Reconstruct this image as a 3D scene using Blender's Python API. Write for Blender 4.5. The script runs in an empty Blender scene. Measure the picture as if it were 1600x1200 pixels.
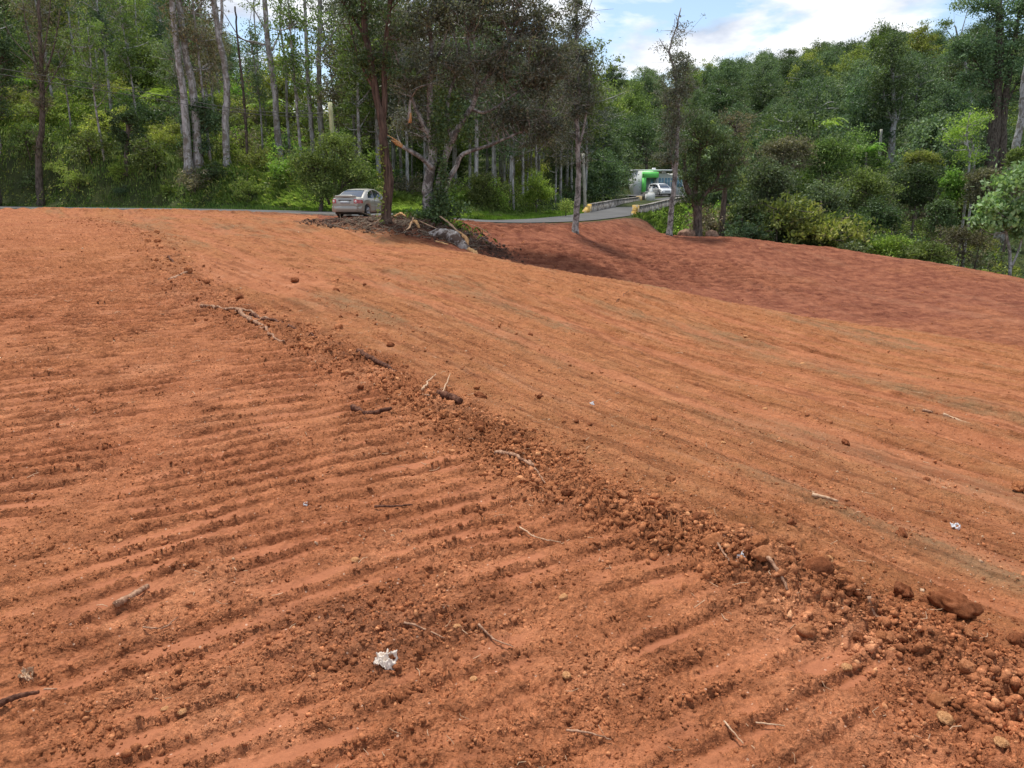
import bpy, bmesh, math, random
import numpy as np
from mathutils import Vector, Matrix, Euler
R = math.radians
random.seed(7)
scene = bpy.context.scene
COL = scene.collection

# ------------------------------------------------------------------ camera
F = 1155.0; EYE = 1.6; PITCH = 14.8
cp, sp = math.cos(R(PITCH)), math.sin(R(PITCH))
cam = bpy.data.cameras.new('camera'); camo = bpy.data.objects.new('camera', cam); COL.objects.link(camo)
camo.location = (0, 0, EYE); camo.rotation_euler = (R(90 - PITCH), 0, 0)
cam.sensor_width = 36; cam.lens = 36 * F / 1600; cam.clip_start = .05; cam.clip_end = 3000
scene.camera = camo

# ------------------------------------------------------------------ sky and sun
SUN_EL, SUN_AZ = 72.0, -35.0           # azimuth clockwise from +Y
w = bpy.data.worlds.new('World'); scene.world = w; w.use_nodes = True
nt = w.node_tree; N = nt.nodes; L = nt.links; N.clear()
def wn(t, **k):
    n = N.new(t)
    for a, b in k.items(): setattr(n, a, b)
    return n
out = wn('ShaderNodeOutputWorld'); bg = wn('ShaderNodeBackground'); bg.inputs[1].default_value = .105
sky = wn('ShaderNodeTexSky', sky_type='NISHITA', sun_disc=False, sun_elevation=R(SUN_EL), sun_rotation=R(SUN_AZ))
tc = wn('ShaderNodeTexCoord'); sep = wn('ShaderNodeSeparateXYZ'); L.new(tc.outputs['Generated'], sep.inputs[0])
addz = wn('ShaderNodeMath', operation='ADD'); L.new(sep.outputs[2], addz.inputs[0]); addz.inputs[1].default_value = .22
mx = wn('ShaderNodeMath', operation='MAXIMUM'); L.new(addz.outputs[0], mx.inputs[0]); mx.inputs[1].default_value = .08
dx = wn('ShaderNodeMath', operation='DIVIDE'); L.new(sep.outputs[0], dx.inputs[0]); L.new(mx.outputs[0], dx.inputs[1])
dy = wn('ShaderNodeMath', operation='DIVIDE'); L.new(sep.outputs[1], dy.inputs[0]); L.new(mx.outputs[0], dy.inputs[1])
cmb = wn('ShaderNodeCombineXYZ'); L.new(dx.outputs[0], cmb.inputs[0]); L.new(dy.outputs[0], cmb.inputs[1])
no = wn('ShaderNodeTexNoise'); no.inputs['Scale'].default_value = 1.7; no.inputs['Detail'].default_value = 9; no.inputs['Roughness'].default_value = .56
no.inputs['Distortion'].default_value = .25
L.new(cmb.outputs[0], no.inputs['Vector'])
cr = wn('ShaderNodeValToRGB'); cr.color_ramp.elements[0].position = .43; cr.color_ramp.elements[1].position = .52
L.new(no.outputs[0], cr.inputs[0])
no2 = wn('ShaderNodeTexNoise'); no2.inputs['Scale'].default_value = 2.6; no2.inputs['Detail'].default_value = 7
mp2 = wn('ShaderNodeMapping'); mp2.inputs['Location'].default_value = (3.1, 7.7, 1.3); L.new(cmb.outputs[0], mp2.inputs[0]); L.new(mp2.outputs[0], no2.inputs['Vector'])
cr2 = wn('ShaderNodeValToRGB'); cr2.color_ramp.elements[0].position = .38; cr2.color_ramp.elements[1].position = .56
cr2.color_ramp.elements[0].color = (3.1, 3.5, 4.3, 1); cr2.color_ramp.elements[1].color = (6.2, 6.3, 6.5, 1)
L.new(no2.outputs[0], cr2.inputs[0])
mix = wn('ShaderNodeMix', data_type='RGBA'); L.new(cr.outputs[0], mix.inputs[0]); L.new(sky.outputs[0], mix.inputs[6]); L.new(cr2.outputs[0], mix.inputs[7])
L.new(mix.outputs[2], bg.inputs[0]); L.new(bg.outputs[0], out.inputs[0])

sun = bpy.data.lights.new('sun', 'SUN'); sun.energy = 2.4; sun.angle = R(5); sun.color = (1, .955, .89)
suno = bpy.data.objects.new('sun', sun); COL.objects.link(suno)
sd = Vector((math.sin(R(SUN_AZ)) * math.cos(R(SUN_EL)), math.cos(R(SUN_AZ)) * math.cos(R(SUN_EL)), math.sin(R(SUN_EL))))
suno.rotation_euler = sd.to_track_quat('Z', 'Y').to_euler()
scene.view_settings.view_transform = 'Standard'; scene.view_settings.look = 'None'
scene.view_settings.exposure = .87; scene.view_settings.gamma = 1
scene.render.engine = 'CYCLES'

# ------------------------------------------------------------------ materials
def new_mat(name):
    m = bpy.data.materials.new(name); m.use_nodes = True; m.node_tree.nodes.clear(); return m
class NG:
    def __init__(s, m): s.t = m.node_tree; s.n = s.t.nodes; s.l = s.t.links
    def add(s, t, ins=None, **k):
        n = s.n.new(t)
        for a, b in k.items(): setattr(n, a, b)
        for a, b in (ins or {}).items():
            if hasattr(b, 'is_output') or isinstance(b, bpy.types.NodeSocket): s.l.new(b, n.inputs[a])
            else: n.inputs[a].default_value = b
        return n
    def ramp(s, fac, els):
        n = s.n.new('ShaderNodeValToRGB'); s.l.new(fac, n.inputs[0])
        e = n.color_ramp.elements
        e[0].position, e[0].color = els[0][0], (*els[0][1], 1)
        e[1].position, e[1].color = els[-1][0], (*els[-1][1], 1)
        for p, c in els[1:-1]:
            x = e.new(p); x.color = (*c, 1)
        return n.outputs[0]
    def noise(s, vec, scale, detail=4, rough=.55, dist=0):
        return s.add('ShaderNodeTexNoise', {'Vector': vec, 'Scale': scale, 'Detail': detail, 'Roughness': rough, 'Distortion': dist}).outputs[0]
    def mixc(s, f, a, b, mode='MIX'):
        n = s.n.new('ShaderNodeMix'); n.data_type = 'RGBA'; n.blend_type = mode
        for i, v in ((0, f), (6, a), (7, b)):
            if isinstance(v, bpy.types.NodeSocket): s.l.new(v, n.inputs[i])
            else: n.inputs[i].default_value = (*v, 1) if isinstance(v, tuple) and len(v) == 3 else v
        return n.outputs[2]
    def math(s, op, a, b=0., clamp=False):
        n = s.n.new('ShaderNodeMath'); n.operation = op; n.use_clamp = clamp
        for i, v in ((0, a), (1, b)):
            if isinstance(v, bpy.types.NodeSocket): s.l.new(v, n.inputs[i])
            else: n.inputs[i].default_value = v
        return n.outputs[0]
    def out(s, sh): o = s.n.new('ShaderNodeOutputMaterial'); s.l.new(sh, o.inputs[0])
g3 = lambda v: (v, v, v)

def leaf_mat(name, dark, light, trans=.35, rough=.55, spot=None):
    m = new_mat(name); g = NG(m)
    geo = g.add('ShaderNodeNewGeometry'); oi = g.add('ShaderNodeObjectInfo'); tcn = g.add('ShaderNodeTexCoord')
    c = g.ramp(geo.outputs['Random Per Island'], [(0, dark), (.55, tuple(.5 * (a + b) for a, b in zip(dark, light))), (.93, light), (1, spot or light)])
    big = g.noise(tcn.outputs['Object'], .35, 3)
    f = g.ramp(big, [(.3, g3(.72)), (.7, g3(1.35))])
    c = g.mixc(1, c, f, 'MULTIPLY')
    hsv = g.add('ShaderNodeHueSaturation', {'Color': c})
    h = g.add('ShaderNodeMapRange', {0: oi.outputs['Random'], 3: .475, 4: .52}); g.l.new(h.outputs[0], hsv.inputs['Hue'])
    r2 = g.math('FRACT', g.math('MULTIPLY', oi.outputs['Random'], 17.3))
    v = g.add('ShaderNodeMapRange', {0: r2, 3: 1.3, 4: 2.3}); g.l.new(v.outputs[0], hsv.inputs['Value'])
    d = g.add('ShaderNodeBsdfPrincipled', {'Base Color': hsv.outputs[0], 'Roughness': rough})
    d.inputs['Specular IOR Level'].default_value = .15
    t = g.add('ShaderNodeBsdfTranslucent', {'Color': g.mixc(1, hsv.outputs[0], (1.2, 1.35, .6), 'MULTIPLY')})
    ms = g.add('ShaderNodeMixShader', {0: trans, 1: d.outputs[0], 2: t.outputs[0]})
    g.out(ms.outputs[0]); return m

def bark_mat(name, a, b, scale=3, spots=None, stretch=.25, lo=.38, hi=.62):
    m = new_mat(name); g = NG(m); tcn = g.add('ShaderNodeTexCoord')
    mp = g.add('ShaderNodeMapping', {0: tcn.outputs['Object'], 3: (1, 1, stretch)})
    n1 = g.noise(mp.outputs[0], scale * 3, 6, .65); c = g.ramp(n1, [(lo, a), (hi, b)])
    if spots:
        n2 = g.noise(tcn.outputs['Object'], scale, 5, .7, .6); c = g.mixc(g.ramp(n2, [(.5, g3(0)), (.56, g3(1))]), c, spots)
    bp = g.add('ShaderNodeBump', {'Height': n1, 'Strength': .6, 'Distance': .04})
    p = g.add('ShaderNodeBsdfPrincipled', {'Base Color': c, 'Roughness': .9, 'Normal': bp.outputs[0]})
    p.inputs['Specular IOR Level'].default_value = .1
    g.out(p.outputs[0]); return m

def plain(name, col, rough=.6, metal=0., var=.15, scale=4., coat=0, spec=.5, bump=0.):
    m = new_mat(name); g = NG(m); tcn = g.add('ShaderNodeTexCoord')
    n1 = g.noise(tcn.outputs['Object'], scale, 5, .6)
    lo = tuple(x * (1 - var) for x in col); hi = tuple(min(1, x * (1 + var)) for x in col)
    c = g.ramp(n1, [(.3, lo), (.7, hi)])
    p = g.add('ShaderNodeBsdfPrincipled', {'Base Color': c, 'Roughness': rough, 'Metallic': metal, 'Coat Weight': coat})
    p.inputs['Specular IOR Level'].default_value = spec
    if bump:
        bp = g.add('ShaderNodeBump', {'Height': n1, 'Strength': bump, 'Distance': .02}); g.l.new(bp.outputs[0], p.inputs['Normal'])
    g.out(p.outputs[0]); return m

class _M(dict):
    def __setitem__(s, k, v): v['key'] = k; dict.__setitem__(s, k, v)
M = _M()
M['leaf_dark'] = leaf_mat('dark green leaves', (.024, .040, .018), (.075, .105, .042), .25, .45, (.12, .15, .09))
M['leaf_gray'] = leaf_mat('grey green leaves', (.04, .048, .034), (.115, .128, .095), .25, .6, (.19, .19, .15))
M['leaf_mid'] = leaf_mat('mid green leaves', (.040, .062, .020), (.13, .165, .052), .35, .55, (.2, .22, .1))
M['leaf_blue'] = leaf_mat('cool green leaves', (.034, .055, .030), (.10, .14, .072), .3, .55, (.16, .19, .12))
M['leaf_bright'] = leaf_mat('bright green leaves', (.06, .11, .02), (.18, .26, .06), .4, .5, (.28, .32, .1))
M['leaf_yellow'] = leaf_mat('yellow green leaves', (.085, .11, .028), (.22, .25, .075), .4, .6, (.3, .26, .12))
M['leaf_brown'] = leaf_mat('brownish leaves', (.06, .06, .038), (.15, .135, .085), .25, .7, (.22, .17, .11))
M['leaf_pale'] = leaf_mat('pale green leaves', (.09, .15, .06), (.25, .34, .17), .35, .5, (.35, .42, .28))
M['grass'] = leaf_mat('grass blades', (.075, .105, .03), (.21, .26, .085), .4, .6, (.36, .34, .18))
M['bark_pale'] = bark_mat('pale grey bark', (.22, .21, .195), (.52, .515, .50), 2.2, (.2, .18, .15))
M['bark_mottled'] = bark_mat('white mottled bark', (.17, .16, .145), (.44, .43, .40), 2.4, (.12, .11, .1), .5)
M['bark_red'] = bark_mat('reddish brown bark', (.045, .032, .026), (.15, .105, .08), 4, None, .12)
M['bark_dark'] = bark_mat('dark bark', (.05, .04, .032), (.17, .14, .115), 3, None, .3)
M['bark_grey'] = bark_mat('dry grey twigs', (.12, .105, .09), (.27, .24, .21), 3, None, .3)
M['stick'] = bark_mat('dusty stick', (.18, .085, .05), (.50, .30, .19), 14, None, .4)
M['stick_dark'] = bark_mat('dark rotten stick', (.05, .022, .015), (.2, .09, .055), 14, None, .4)
M['wood_split'] = bark_mat('fresh split wood', (.42, .2, .08), (.72, .46, .22), 10, None, .15)
M['wood_pale'] = bark_mat('pale dry wood', (.4, .23, .13), (.62, .42, .27), 10, None, .2)
M['concrete'] = bark_mat('weathered concrete', (.2, .18, .155), (.46, .43, .39), 1.6, (.16, .14, .12), .4)
M['curb'] = plain('kerb concrete', (.15, .13, .105), .9, var=.6, scale=1.5)
M['yellow'] = bark_mat('worn yellow paint', (.45, .26, .07), (.72, .5, .14), 2, (.55, .5, .4), 1)
M['white_wall'] = plain('white plaster', (.86, .87, .86), .8, var=.05)
M['green_wall'] = plain('lime green plaster', (.2, .85, .17), .6, var=.04)
M['grey_door'] = plain('grey door paint', (.35, .36, .38), .5)
M['blue_glass'] = plain('light blue glass', (.3, .52, .68), .1, var=.1)
M['roof_brown'] = bark_mat('old roof sheet', (.12, .1, .085), (.3, .26, .22), 2, None, 1)
M['grey_wall'] = plain('grey house wall', (.25, .25, .24), .8)
M['paint_silver'] = plain('silver beige car paint', (.40, .385, .33), .35, .25, .03, 2, .5)
M['paint_van'] = plain('pale silver van paint', (.66, .67, .67), .35, .15, .03, 2, .6)
M['car_glass'] = plain('car glass', (.03, .045, .07), .04, var=.1, spec=1)
M['rubber'] = plain('tyre rubber', (.025, .024, .023), .85)
M['alloy'] = plain('wheel alloy', (.5, .5, .5), .35, .6)
M['red_lens'] = plain('red tail lamp lens', (.5, .012, .01), .12, spec=.8, coat=.5)
M['white_lens'] = plain('clear lamp lens', (.85, .82, .78), .12, spec=.8)
M['black_trim'] = plain('black trim', (.015, .015, .015), .5)
M['plate'] = plain('licence plate', (.55, .6, .62), .5)
M['plastic'] = plain('crumpled pale plastic', (.72, .62, .52), .45, var=.2, scale=30)
M['plastic_white'] = plain('white plastic scrap', (.8, .8, .8), .4, var=.1, scale=30)
M['cable'] = plain('black cable', (.03, .03, .03), .7)
M['pole_pale'] = bark_mat('pale lichen covered pole', (.4, .42, .22), (.62, .62, .36), 2, None, .3)
M['pole_grey'] = bark_mat('grey pole', (.3, .29, .24), (.5, .48, .4), 2, None, .3)
M['rock'] = bark_mat('mottled rock', (.17, .14, .12), (.5, .46, .42), 1.8, (.1, .07, .055), 1)
M['boulder'] = bark_mat('brown boulder', (.14, .08, .055), (.34, .22, .15), 1.8, None, 1)

def soil_colour(g, pos, soilonly=True):
    """red lateritic earth"""
    n_big = g.noise(pos, .16, 4, .55, .4); n_mid = g.noise(pos, 1.3, 5, .6, .2); n_fine = g.noise(pos, 55, 4, .7); n_gr = g.noise(pos, 190, 2, .6)
    c = g.ramp(n_mid, [(.3, (.26, .085, .036)), (.52, (.34, .122, .056)), (.72, (.41, .17, .088))])
    c = g.mixc(g.ramp(n_big, [(.38, g3(0)), (.62, g3(.55))]), c, (.37, .15, .065))
    c = g.mixc(1, c, g.ramp(n_fine, [(.3, g3(.62)), (.5, g3(1)), (.72, g3(1.4))]), 'MULTIPLY')
    c = g.mixc(1, c, g.ramp(n_gr, [(.3, g3(.75)), (.55, g3(1)), (.75, g3(1.45))]), 'MULTIPLY')
    n_ms = g.noise(pos, 3.2, 9, .84)
    c = g.mixc(1, c, g.ramp(n_ms, [(.33, (.42, .36, .33)), (.42, (.8, .77, .75)), (.49, g3(1.05)), (.6, (1.4, 1.45, 1.5)), (.7, (1.85, 2., 2.1))]), 'MULTIPLY')
    return c, n_mid, n_fine, n_gr

def make_ground_mat():
    m = new_mat('red earth and green floor'); g = NG(m); tcn = g.add('ShaderNodeTexCoord'); pos = tcn.outputs['Object']
    def attr(nm): return g.add('ShaderNodeAttribute', attribute_name=nm).outputs['Fac']
    c, nm_, nf, ng = soil_colour(g, pos)
    a_press, a_dark, a_far, a_soil, a_streak, a_groove_shade = (attr(x) for x in ('press', 'damp', 'far', 'soil', 'streak', 'ridge'))
    # orange dry crust on the slope to the right, drier tan streaks
    brk = g.ramp(g.noise(pos, 2.6, 9, .75), [(.36, g3(.1)), (.6, g3(1))])
    c = g.mixc(g.math('MULTIPLY', g.math('MULTIPLY', a_streak, brk), .85, True), c, (.35, .15, .062))
    c = g.mixc(g.math('MULTIPLY', g.math('MULTIPLY', attr('olive'), brk), .7, True), c, (.23, .145, .08))
    c = g.mixc(g.math('MULTIPLY', a_press, .8, True), c, (.35, .13, .068))
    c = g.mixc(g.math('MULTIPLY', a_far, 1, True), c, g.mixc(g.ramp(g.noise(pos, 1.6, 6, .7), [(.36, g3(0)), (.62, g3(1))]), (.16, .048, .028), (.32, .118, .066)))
    c = g.mixc(g.math('MULTIPLY', g.math('MULTIPLY', attr('pale'), brk), .7, True), c, (.44, .22, .135))
    c = g.mixc(g.math('MULTIPLY', a_dark, .85, True), c, g.mixc(nf, (.055, .028, .02), (.14, .075, .052)))
    c = g.mixc(1, c, (.97, .985, .925), 'MULTIPLY')
    c = g.mixc(1, c, g.mixc(a_groove_shade, (1.0, 1.0, 1.0), (.55, .49, .46)), 'MULTIPLY')  # soil darkened in grooves to stand for relief shade, and along scrape lines
    # specks: pale straw, small stones
    vo = g.add('ShaderNodeTexVoronoi', {'Vector': pos, 'Scale': 38.}); sp_ = g.math('LESS_THAN', vo.outputs['Distance'], .16)
    vs = g.add('ShaderNodeSeparateColor', {0: vo.outputs['Color']})
    sp_ = g.math('MULTIPLY', sp_, g.math('GREATER_THAN', vs.outputs[0], .86)); c = g.mixc(g.math('MULTIPLY', sp_, .6), c, (.62, .42, .3))
    vg = g.noise(pos, .5, 5); green = g.ramp(vg, [(.35, (.03, .04, .015)), (.65, (.075, .09, .03))])
    col = g.mixc(a_soil, green, c)
    v2 = g.add('ShaderNodeTexVoronoi', {'Vector': pos, 'Scale': 60., 'Randomness': 1.})
    h = g.math('ADD', g.math('MULTIPLY', g.noise(pos, 28, 6, .7), .6), g.math('MULTIPLY', g.math('SUBTRACT', 1, v2.outputs['Distance']), .28))
    h = g.math('ADD', h, g.math('MULTIPLY', g.noise(pos, 120, 3, .65), .22))
    v3 = g.add('ShaderNodeTexVoronoi', {'Vector': pos, 'Scale': 22., 'Randomness': 1.})
    v4 = g.add('ShaderNodeTexVoronoi', {'Vector': pos, 'Scale': 7., 'Randomness': 1.})
    h = g.math('ADD', h, g.math('MULTIPLY', v3.outputs['Distance'], -.7)); h = g.math('ADD', h, g.math('MULTIPLY', v4.outputs['Distance'], -.9))
    h = g.math('ADD', h, g.math('MULTIPLY', g.noise(pos, 4, 7, .75), 2.2))
    h = g.math('ADD', h, g.math('MULTIPLY', g.noise(pos, 1.4, 4, .6), g.math('MULTIPLY', a_far, 5.)))
    bp = g.add('ShaderNodeBump', {'Height': h, 'Strength': g.math('SUBTRACT', 1., g.math('MULTIPLY', a_press, .6)), 'Distance': .03})
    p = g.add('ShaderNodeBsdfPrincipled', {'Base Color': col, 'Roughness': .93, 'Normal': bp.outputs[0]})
    p.inputs['Specular IOR Level'].default_value = .12
    g.out(p.outputs[0]); return m
def make_clod_mat(name, tint=(1., 1., 1.)):
    m = new_mat(name); g = NG(m); tcn = g.add('ShaderNodeTexCoord'); geo = g.add('ShaderNodeNewGeometry')
    c, nm_, nf, ng = soil_colour(g, tcn.outputs['Object'])
    c = g.mixc(1, c, g.ramp(geo.outputs['Random Per Island'], [(0, (.74, .72, .7)), (.5, (.95, .95, .95)), (.9, (1.2, 1.22, 1.22)), (1, (1.5, 1.85, 2.0))]), 'MULTIPLY')
    c = g.mixc(1, c, tuple(a * b for a, b in zip(tint, (.97, .985, .925))), 'MULTIPLY')
    bp = g.add('ShaderNodeBump', {'Height': g.noise(tcn.outputs['Object'], 60, 5, .7), 'Strength': .7, 'Distance': .01})
    p = g.add('ShaderNodeBsdfPrincipled', {'Base Color': c, 'Roughness': .95, 'Normal': bp.outputs[0]}); p.inputs['Specular IOR Level'].default_value = .1
    g.out(p.outputs[0]); return m
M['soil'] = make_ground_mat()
M['crumb'] = make_clod_mat('loose red crumbs')
M['clod_dark'] = make_clod_mat('damp dark clod', (.55, .47, .45))
M['clod'] = make_clod_mat('red clod', (.88, .84, .8))
M['mound_earth'] = plain('dark mound earth', (.085, .05, .036), .95, var=.45, scale=2.2, spec=.1)
M['debris'] = bark_mat('dry grey brown twigs', (.13, .10, .075), (.36, .29, .21), 6, None, .3)
M['stone_tan'] = make_clod_mat('tan stone', (1.3, 1.6, 1.6))
def asphalt():
    m = new_mat('worn asphalt'); g = NG(m); tcn = g.add('ShaderNodeTexCoord'); pos = tcn.outputs['Object']
    c = g.ramp(g.noise(pos, .5, 4), [(.3, (.088, .086, .083)), (.7, (.135, .135, .132))])
    c = g.mixc(1, c, g.ramp(g.noise(pos, 60, 3), [(.3, g3(.8)), (.7, g3(1.25))]), 'MULTIPLY')
    p = g.add('ShaderNodeBsdfPrincipled', {'Base Color': c, 'Roughness': .9}); p.inputs['Specular IOR Level'].default_value = .15; g.out(p.outputs[0]); return m
M['asphalt'] = asphalt()

# ------------------------------------------------------------------ mesh helpers
class MB:
    def __init__(s): s.v = []; s.f = []; s.n = 0      # f: list of (array k x m) faces
    def add(s, v, f):
        v = np.asarray(v, float).reshape(-1, 3); f = np.asarray(f, int)
        s.v.append(v); s.f.append(f + s.n); s.n += len(v); return s
    def tube(s, pts, rad, sides=8, cap=True, rough=0., rng=None, flat=1.):
        pts = np.asarray(pts, float); n = len(pts); rad = np.broadcast_to(np.asarray(rad, float), (n,)).copy()
        tan = np.gradient(pts, axis=0); tan /= np.linalg.norm(tan, axis=1)[:, None] + 1e-9
        ref = np.array([0, 0, 1.]) if abs(tan[0][2]) < .9 else np.array([1., 0, 0])
        vs = []
        a = np.linspace(0, 2 * math.pi, sides, endpoint=False)
        u = np.cross(tan[0], ref); u /= np.linalg.norm(u)
        for i in range(n):
            u = u - tan[i] * np.dot(u, tan[i]); u /= np.linalg.norm(u) + 1e-9; w_ = np.cross(tan[i], u)
            rr = rad[i] * (1 + (rough * rng.standard_normal(sides) if rough else 0))
            vs.append(pts[i] + np.outer(np.cos(a) * rr, u) + np.outer(np.sin(a) * rr * flat, w_))
        vs = np.concatenate(vs)
        i, j = np.meshgrid(np.arange(n - 1), np.arange(sides), indexing='ij')
        j2 = (j + 1) % sides
        f = np.stack([i * sides + j, i * sides + j2, (i + 1) * sides + j2, (i + 1) * sides + j], -1).reshape(-1, 4)
        s.add(vs, f)
        if cap:
            s.f.append(np.array([list(range(sides))[::-1]]) + s.n - n * sides); s.f.append(np.array([list(range(sides))]) + s.n - sides)
        return s
    def box(s, x0, x1, y0, y1, z0, z1):
        v = [(x, y, z) for z in (z0, z1) for y in (y0, y1) for x in (x0, x1)]
        return s.add(v, [(0, 2, 3, 1), (4, 5, 7, 6), (0, 1, 5, 4), (2, 6, 7, 3), (0, 4, 6, 2), (1, 3, 7, 5)])
    def mesh(s, name, mats, smooth=False):
        V = np.concatenate(s.v).astype(np.float32)
        me = bpy.data.meshes.new(name); me.vertices.add(len(V)); me.vertices.foreach_set('co', V.ravel())
        loops = np.concatenate([f.ravel() for f in s.f]).astype(np.int32)
        tot = np.concatenate([np.full(len(f), f.shape[1]) for f in s.f]).astype(np.int32)
        st = np.concatenate([[0], np.cumsum(tot)[:-1]]).astype(np.int32)
        me.loops.add(len(loops)); me.loops.foreach_set('vertex_index', loops)
        me.polygons.add(len(tot)); me.polygons.foreach_set('loop_start', st); me.polygons.foreach_set('loop_total', tot)
        if smooth: me.polygons.foreach_set('use_smooth', np.ones(len(tot), bool))
        for m in (mats if isinstance(mats, list) else [mats]): me.materials.append(m)
        me.update(calc_edges=True); return me
    def build(s, name, mat, parent=None, smooth=False, loc=None):
        me = s.mesh(name, mat, smooth); return link(name, me, parent, loc)
def link(name, me, parent=None, loc=None):
    o = bpy.data.objects.new(name, me); COL.objects.link(o)
    if parent: o.parent = parent
    if loc is not None: o.location = loc
    return o
def tag(o, label=None, cat=None, group=None, kind=None):
    if label: o['label'] = label
    if cat: o['category'] = cat
    if group: o['group'] = group
    if kind: o['kind'] = kind
    return o
def thing(name, label, cat, loc=(0, 0, 0), rz=0, group=None):
    o = bpy.data.objects.new(name, None); COL.objects.link(o); o.empty_display_size = .2
    o.location = loc; o.rotation_euler = (0, 0, rz); return tag(o, label, cat, group)
def copy_tree(o, parent=None):
    c = o.copy(); COL.objects.link(c)
    if parent: c.parent = parent
    for ch in o.children: copy_tree(ch, c)
    return c
def spline(pts, n):
    """Catmull-Rom through pts"""
    P_ = np.asarray(pts, float)
    if len(P_) < 3:
        t = np.linspace(0, 1, n)[:, None]; return P_[0] * (1 - t) + P_[-1] * t
    P_ = np.vstack([2 * P_[0] - P_[1], P_, 2 * P_[-1] - P_[-2]]); k = len(P_) - 3
    o = []
    for t in np.linspace(0, k - 1e-6, n):
        i = int(t); f = t - i; a, b, c, d = P_[i:i + 4]
        o.append(.5 * ((2 * b) + (-a + c) * f + (2 * a - 5 * b + 4 * c - d) * f * f + (-a + 3 * b - 3 * c + d) * f ** 3))
    return np.array(o)

# ------------------------------------------------------------------ noise
def _h(ix, iy, s):
    h = (ix.astype(np.int64) * 374761393 + iy.astype(np.int64) * 668265263 + s * 1274126177) & 0xffffffff
    h = ((h ^ (h >> 13)) * 1274126177) & 0xffffffff; h = h ^ (h >> 16); return h
def perlin(x, y, s=0):
    ix, iy = np.floor(x), np.floor(y); fx, fy = x - ix, y - iy
    ux = fx * fx * fx * (fx * (fx * 6 - 15) + 10); uy = fy * fy * fy * (fy * (fy * 6 - 15) + 10)
    def gr(a, b):
        an = (_h(ix + a, iy + b, s) & 1023) * (2 * math.pi / 1024); return np.cos(an) * (fx - a) + np.sin(an) * (fy - b)
    n = (gr(0, 0) * (1 - ux) + gr(1, 0) * ux) * (1 - uy) + (gr(0, 1) * (1 - ux) + gr(1, 1) * ux) * uy
    return n * 1.5
def fbm(x, y, s=0, o=4, g=.5):
    a = 1; t = 0; k = 0
    for i in range(o): t = t + a * perlin(x, y, s + i * 13); k += a; a *= g; x = x * 2.03 + 11.3; y = y * 2.03 + 7.7
    return t / k * 1.6
def cells(x, y, s=0):
    """cellular lumps: 0..1 height of round clods"""
    ix, iy = np.floor(x), np.floor(y); best = np.full(x.shape, 9.)
    for a in (-1, 0, 1):
        for b in (-1, 0, 1):
            h = _h(ix + a, iy + b, s); px_ = ix + a + (h & 255) / 255.; py_ = iy + b + ((h >> 8) & 255) / 255.
            rr = .25 + .6 * ((h >> 16) & 255) / 255.
            best = np.minimum(best, np.hypot(x - px_, y - py_) / rr)
    return np.sqrt(np.clip(1 - best ** 2, 0, 1))
sstep = lambda a, b, x: (lambda t: t * t * (3 - 2 * t))(np.clip((x - a) / (b - a), 0, 1))

# ------------------------------------------------------------------ terrain
def ray(v): yc = (600 - v) / F; return (-sp + yc * cp) / (cp + yc * sp)        # dz/dy
def P(u, v, Y): yc = (600 - v) / F; t = Y / (cp + yc * sp); return np.array([(u - 800) / F * t, Y, EYE + t * (-sp + yc * cp)])
def proj(p):
    x, y, z = p[0], p[1], p[2] - EYE; d = y * cp - z * sp; return 800 + F * x / d, 600 - F * (y * sp + z * cp) / d
def Xof(u, Y, z=0.):
    d = Y * cp - (z - EYE) * sp; return (u - 800) / F * d
C = []
def cz(u, Y, z): C.append((Xof(u, Y, z), Y, z))
def cv(u, Y, v): C.append(tuple(P(u, v, Y)))
for Y in (.8, 1.6):
    for u in (-600, 0, 500, 1000, 1600, 2300): cz(u, Y, 0)
for u in (-500, 0, 400, 800, 1150): cz(u, 3, 0)
cz(1600, 3, -.24); cz(2100, 3, -.45)
for u in (-500, 0, 400, 830): cz(u, 4.5, 0)
cz(1200, 4.5, -.27); cz(1600, 4.5, -.62); cz(2100, 4.5, -1.0)
for u in (-500, 0, 300, 560): cz(u, 7, 0)
cz(900, 7, -.36); cz(1250, 7, -.78); cz(1600, 7, -1.12); cz(2100, 7, -1.6)
for u in (-500, 0, 350): cz(u, 11, 0)
cz(600, 11, -.12); cz(900, 11, -.7); cz(1250, 11, -1.25); cz(1600, 11, -1.6); cz(2100, 11, -2.3)
for u in (-500, 0, 250): cz(u, 16, 0)
cz(500, 16, -.1); cz(800, 16, -.75); cz(1100, 16, -1.45); cz(1400, 16, -1.98); cz(1600, 16, -2.2)
for u, z in ((-500, .05), (0, .05), (200, 0), (400, -.05)): cz(u, 25, z)
cz(550, 22, -.38)
for u, Y, v in ((500, 37, 350), (600, 33, 376), (740, 29, 400), (870, 27, 425), (1000, 25, 450), (1150, 23.5, 478), (1300, 22, 505), (1450, 21, 526), (1600, 20, 545), (2000, 19, 600)): cv(u, Y, v)
cz(780, 33, -1.65); cz(880, 31, -2.05); cz(1000, 29.5, -2.6); cz(1150, 28, -3.2); cz(1300, 27, -3.8); cz(1450, 26, -4.05); cz(1600, 25.5, -4.3); cz(2000, 25, -4.9)
for u, Y, v in ((1000, 42, 402), (1000, 50, 366), (880, 38, 395), (880, 44, 362), (780, 38, 384), (780, 42, 356), (1150, 42, 420), (1150, 50, 371), (1300, 37, 462), (1300, 45, 418), (1300, 51, 387), (1450, 40, 455), (1450, 48, 409), (1600, 33, 500), (1600, 40, 460), (1600, 45, 436)): cv(u, Y, v)
cv(603, 36, 352); cv(670, 38, 345); cv(700, 34.5, 378); cv(740, 33, 398)
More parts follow.
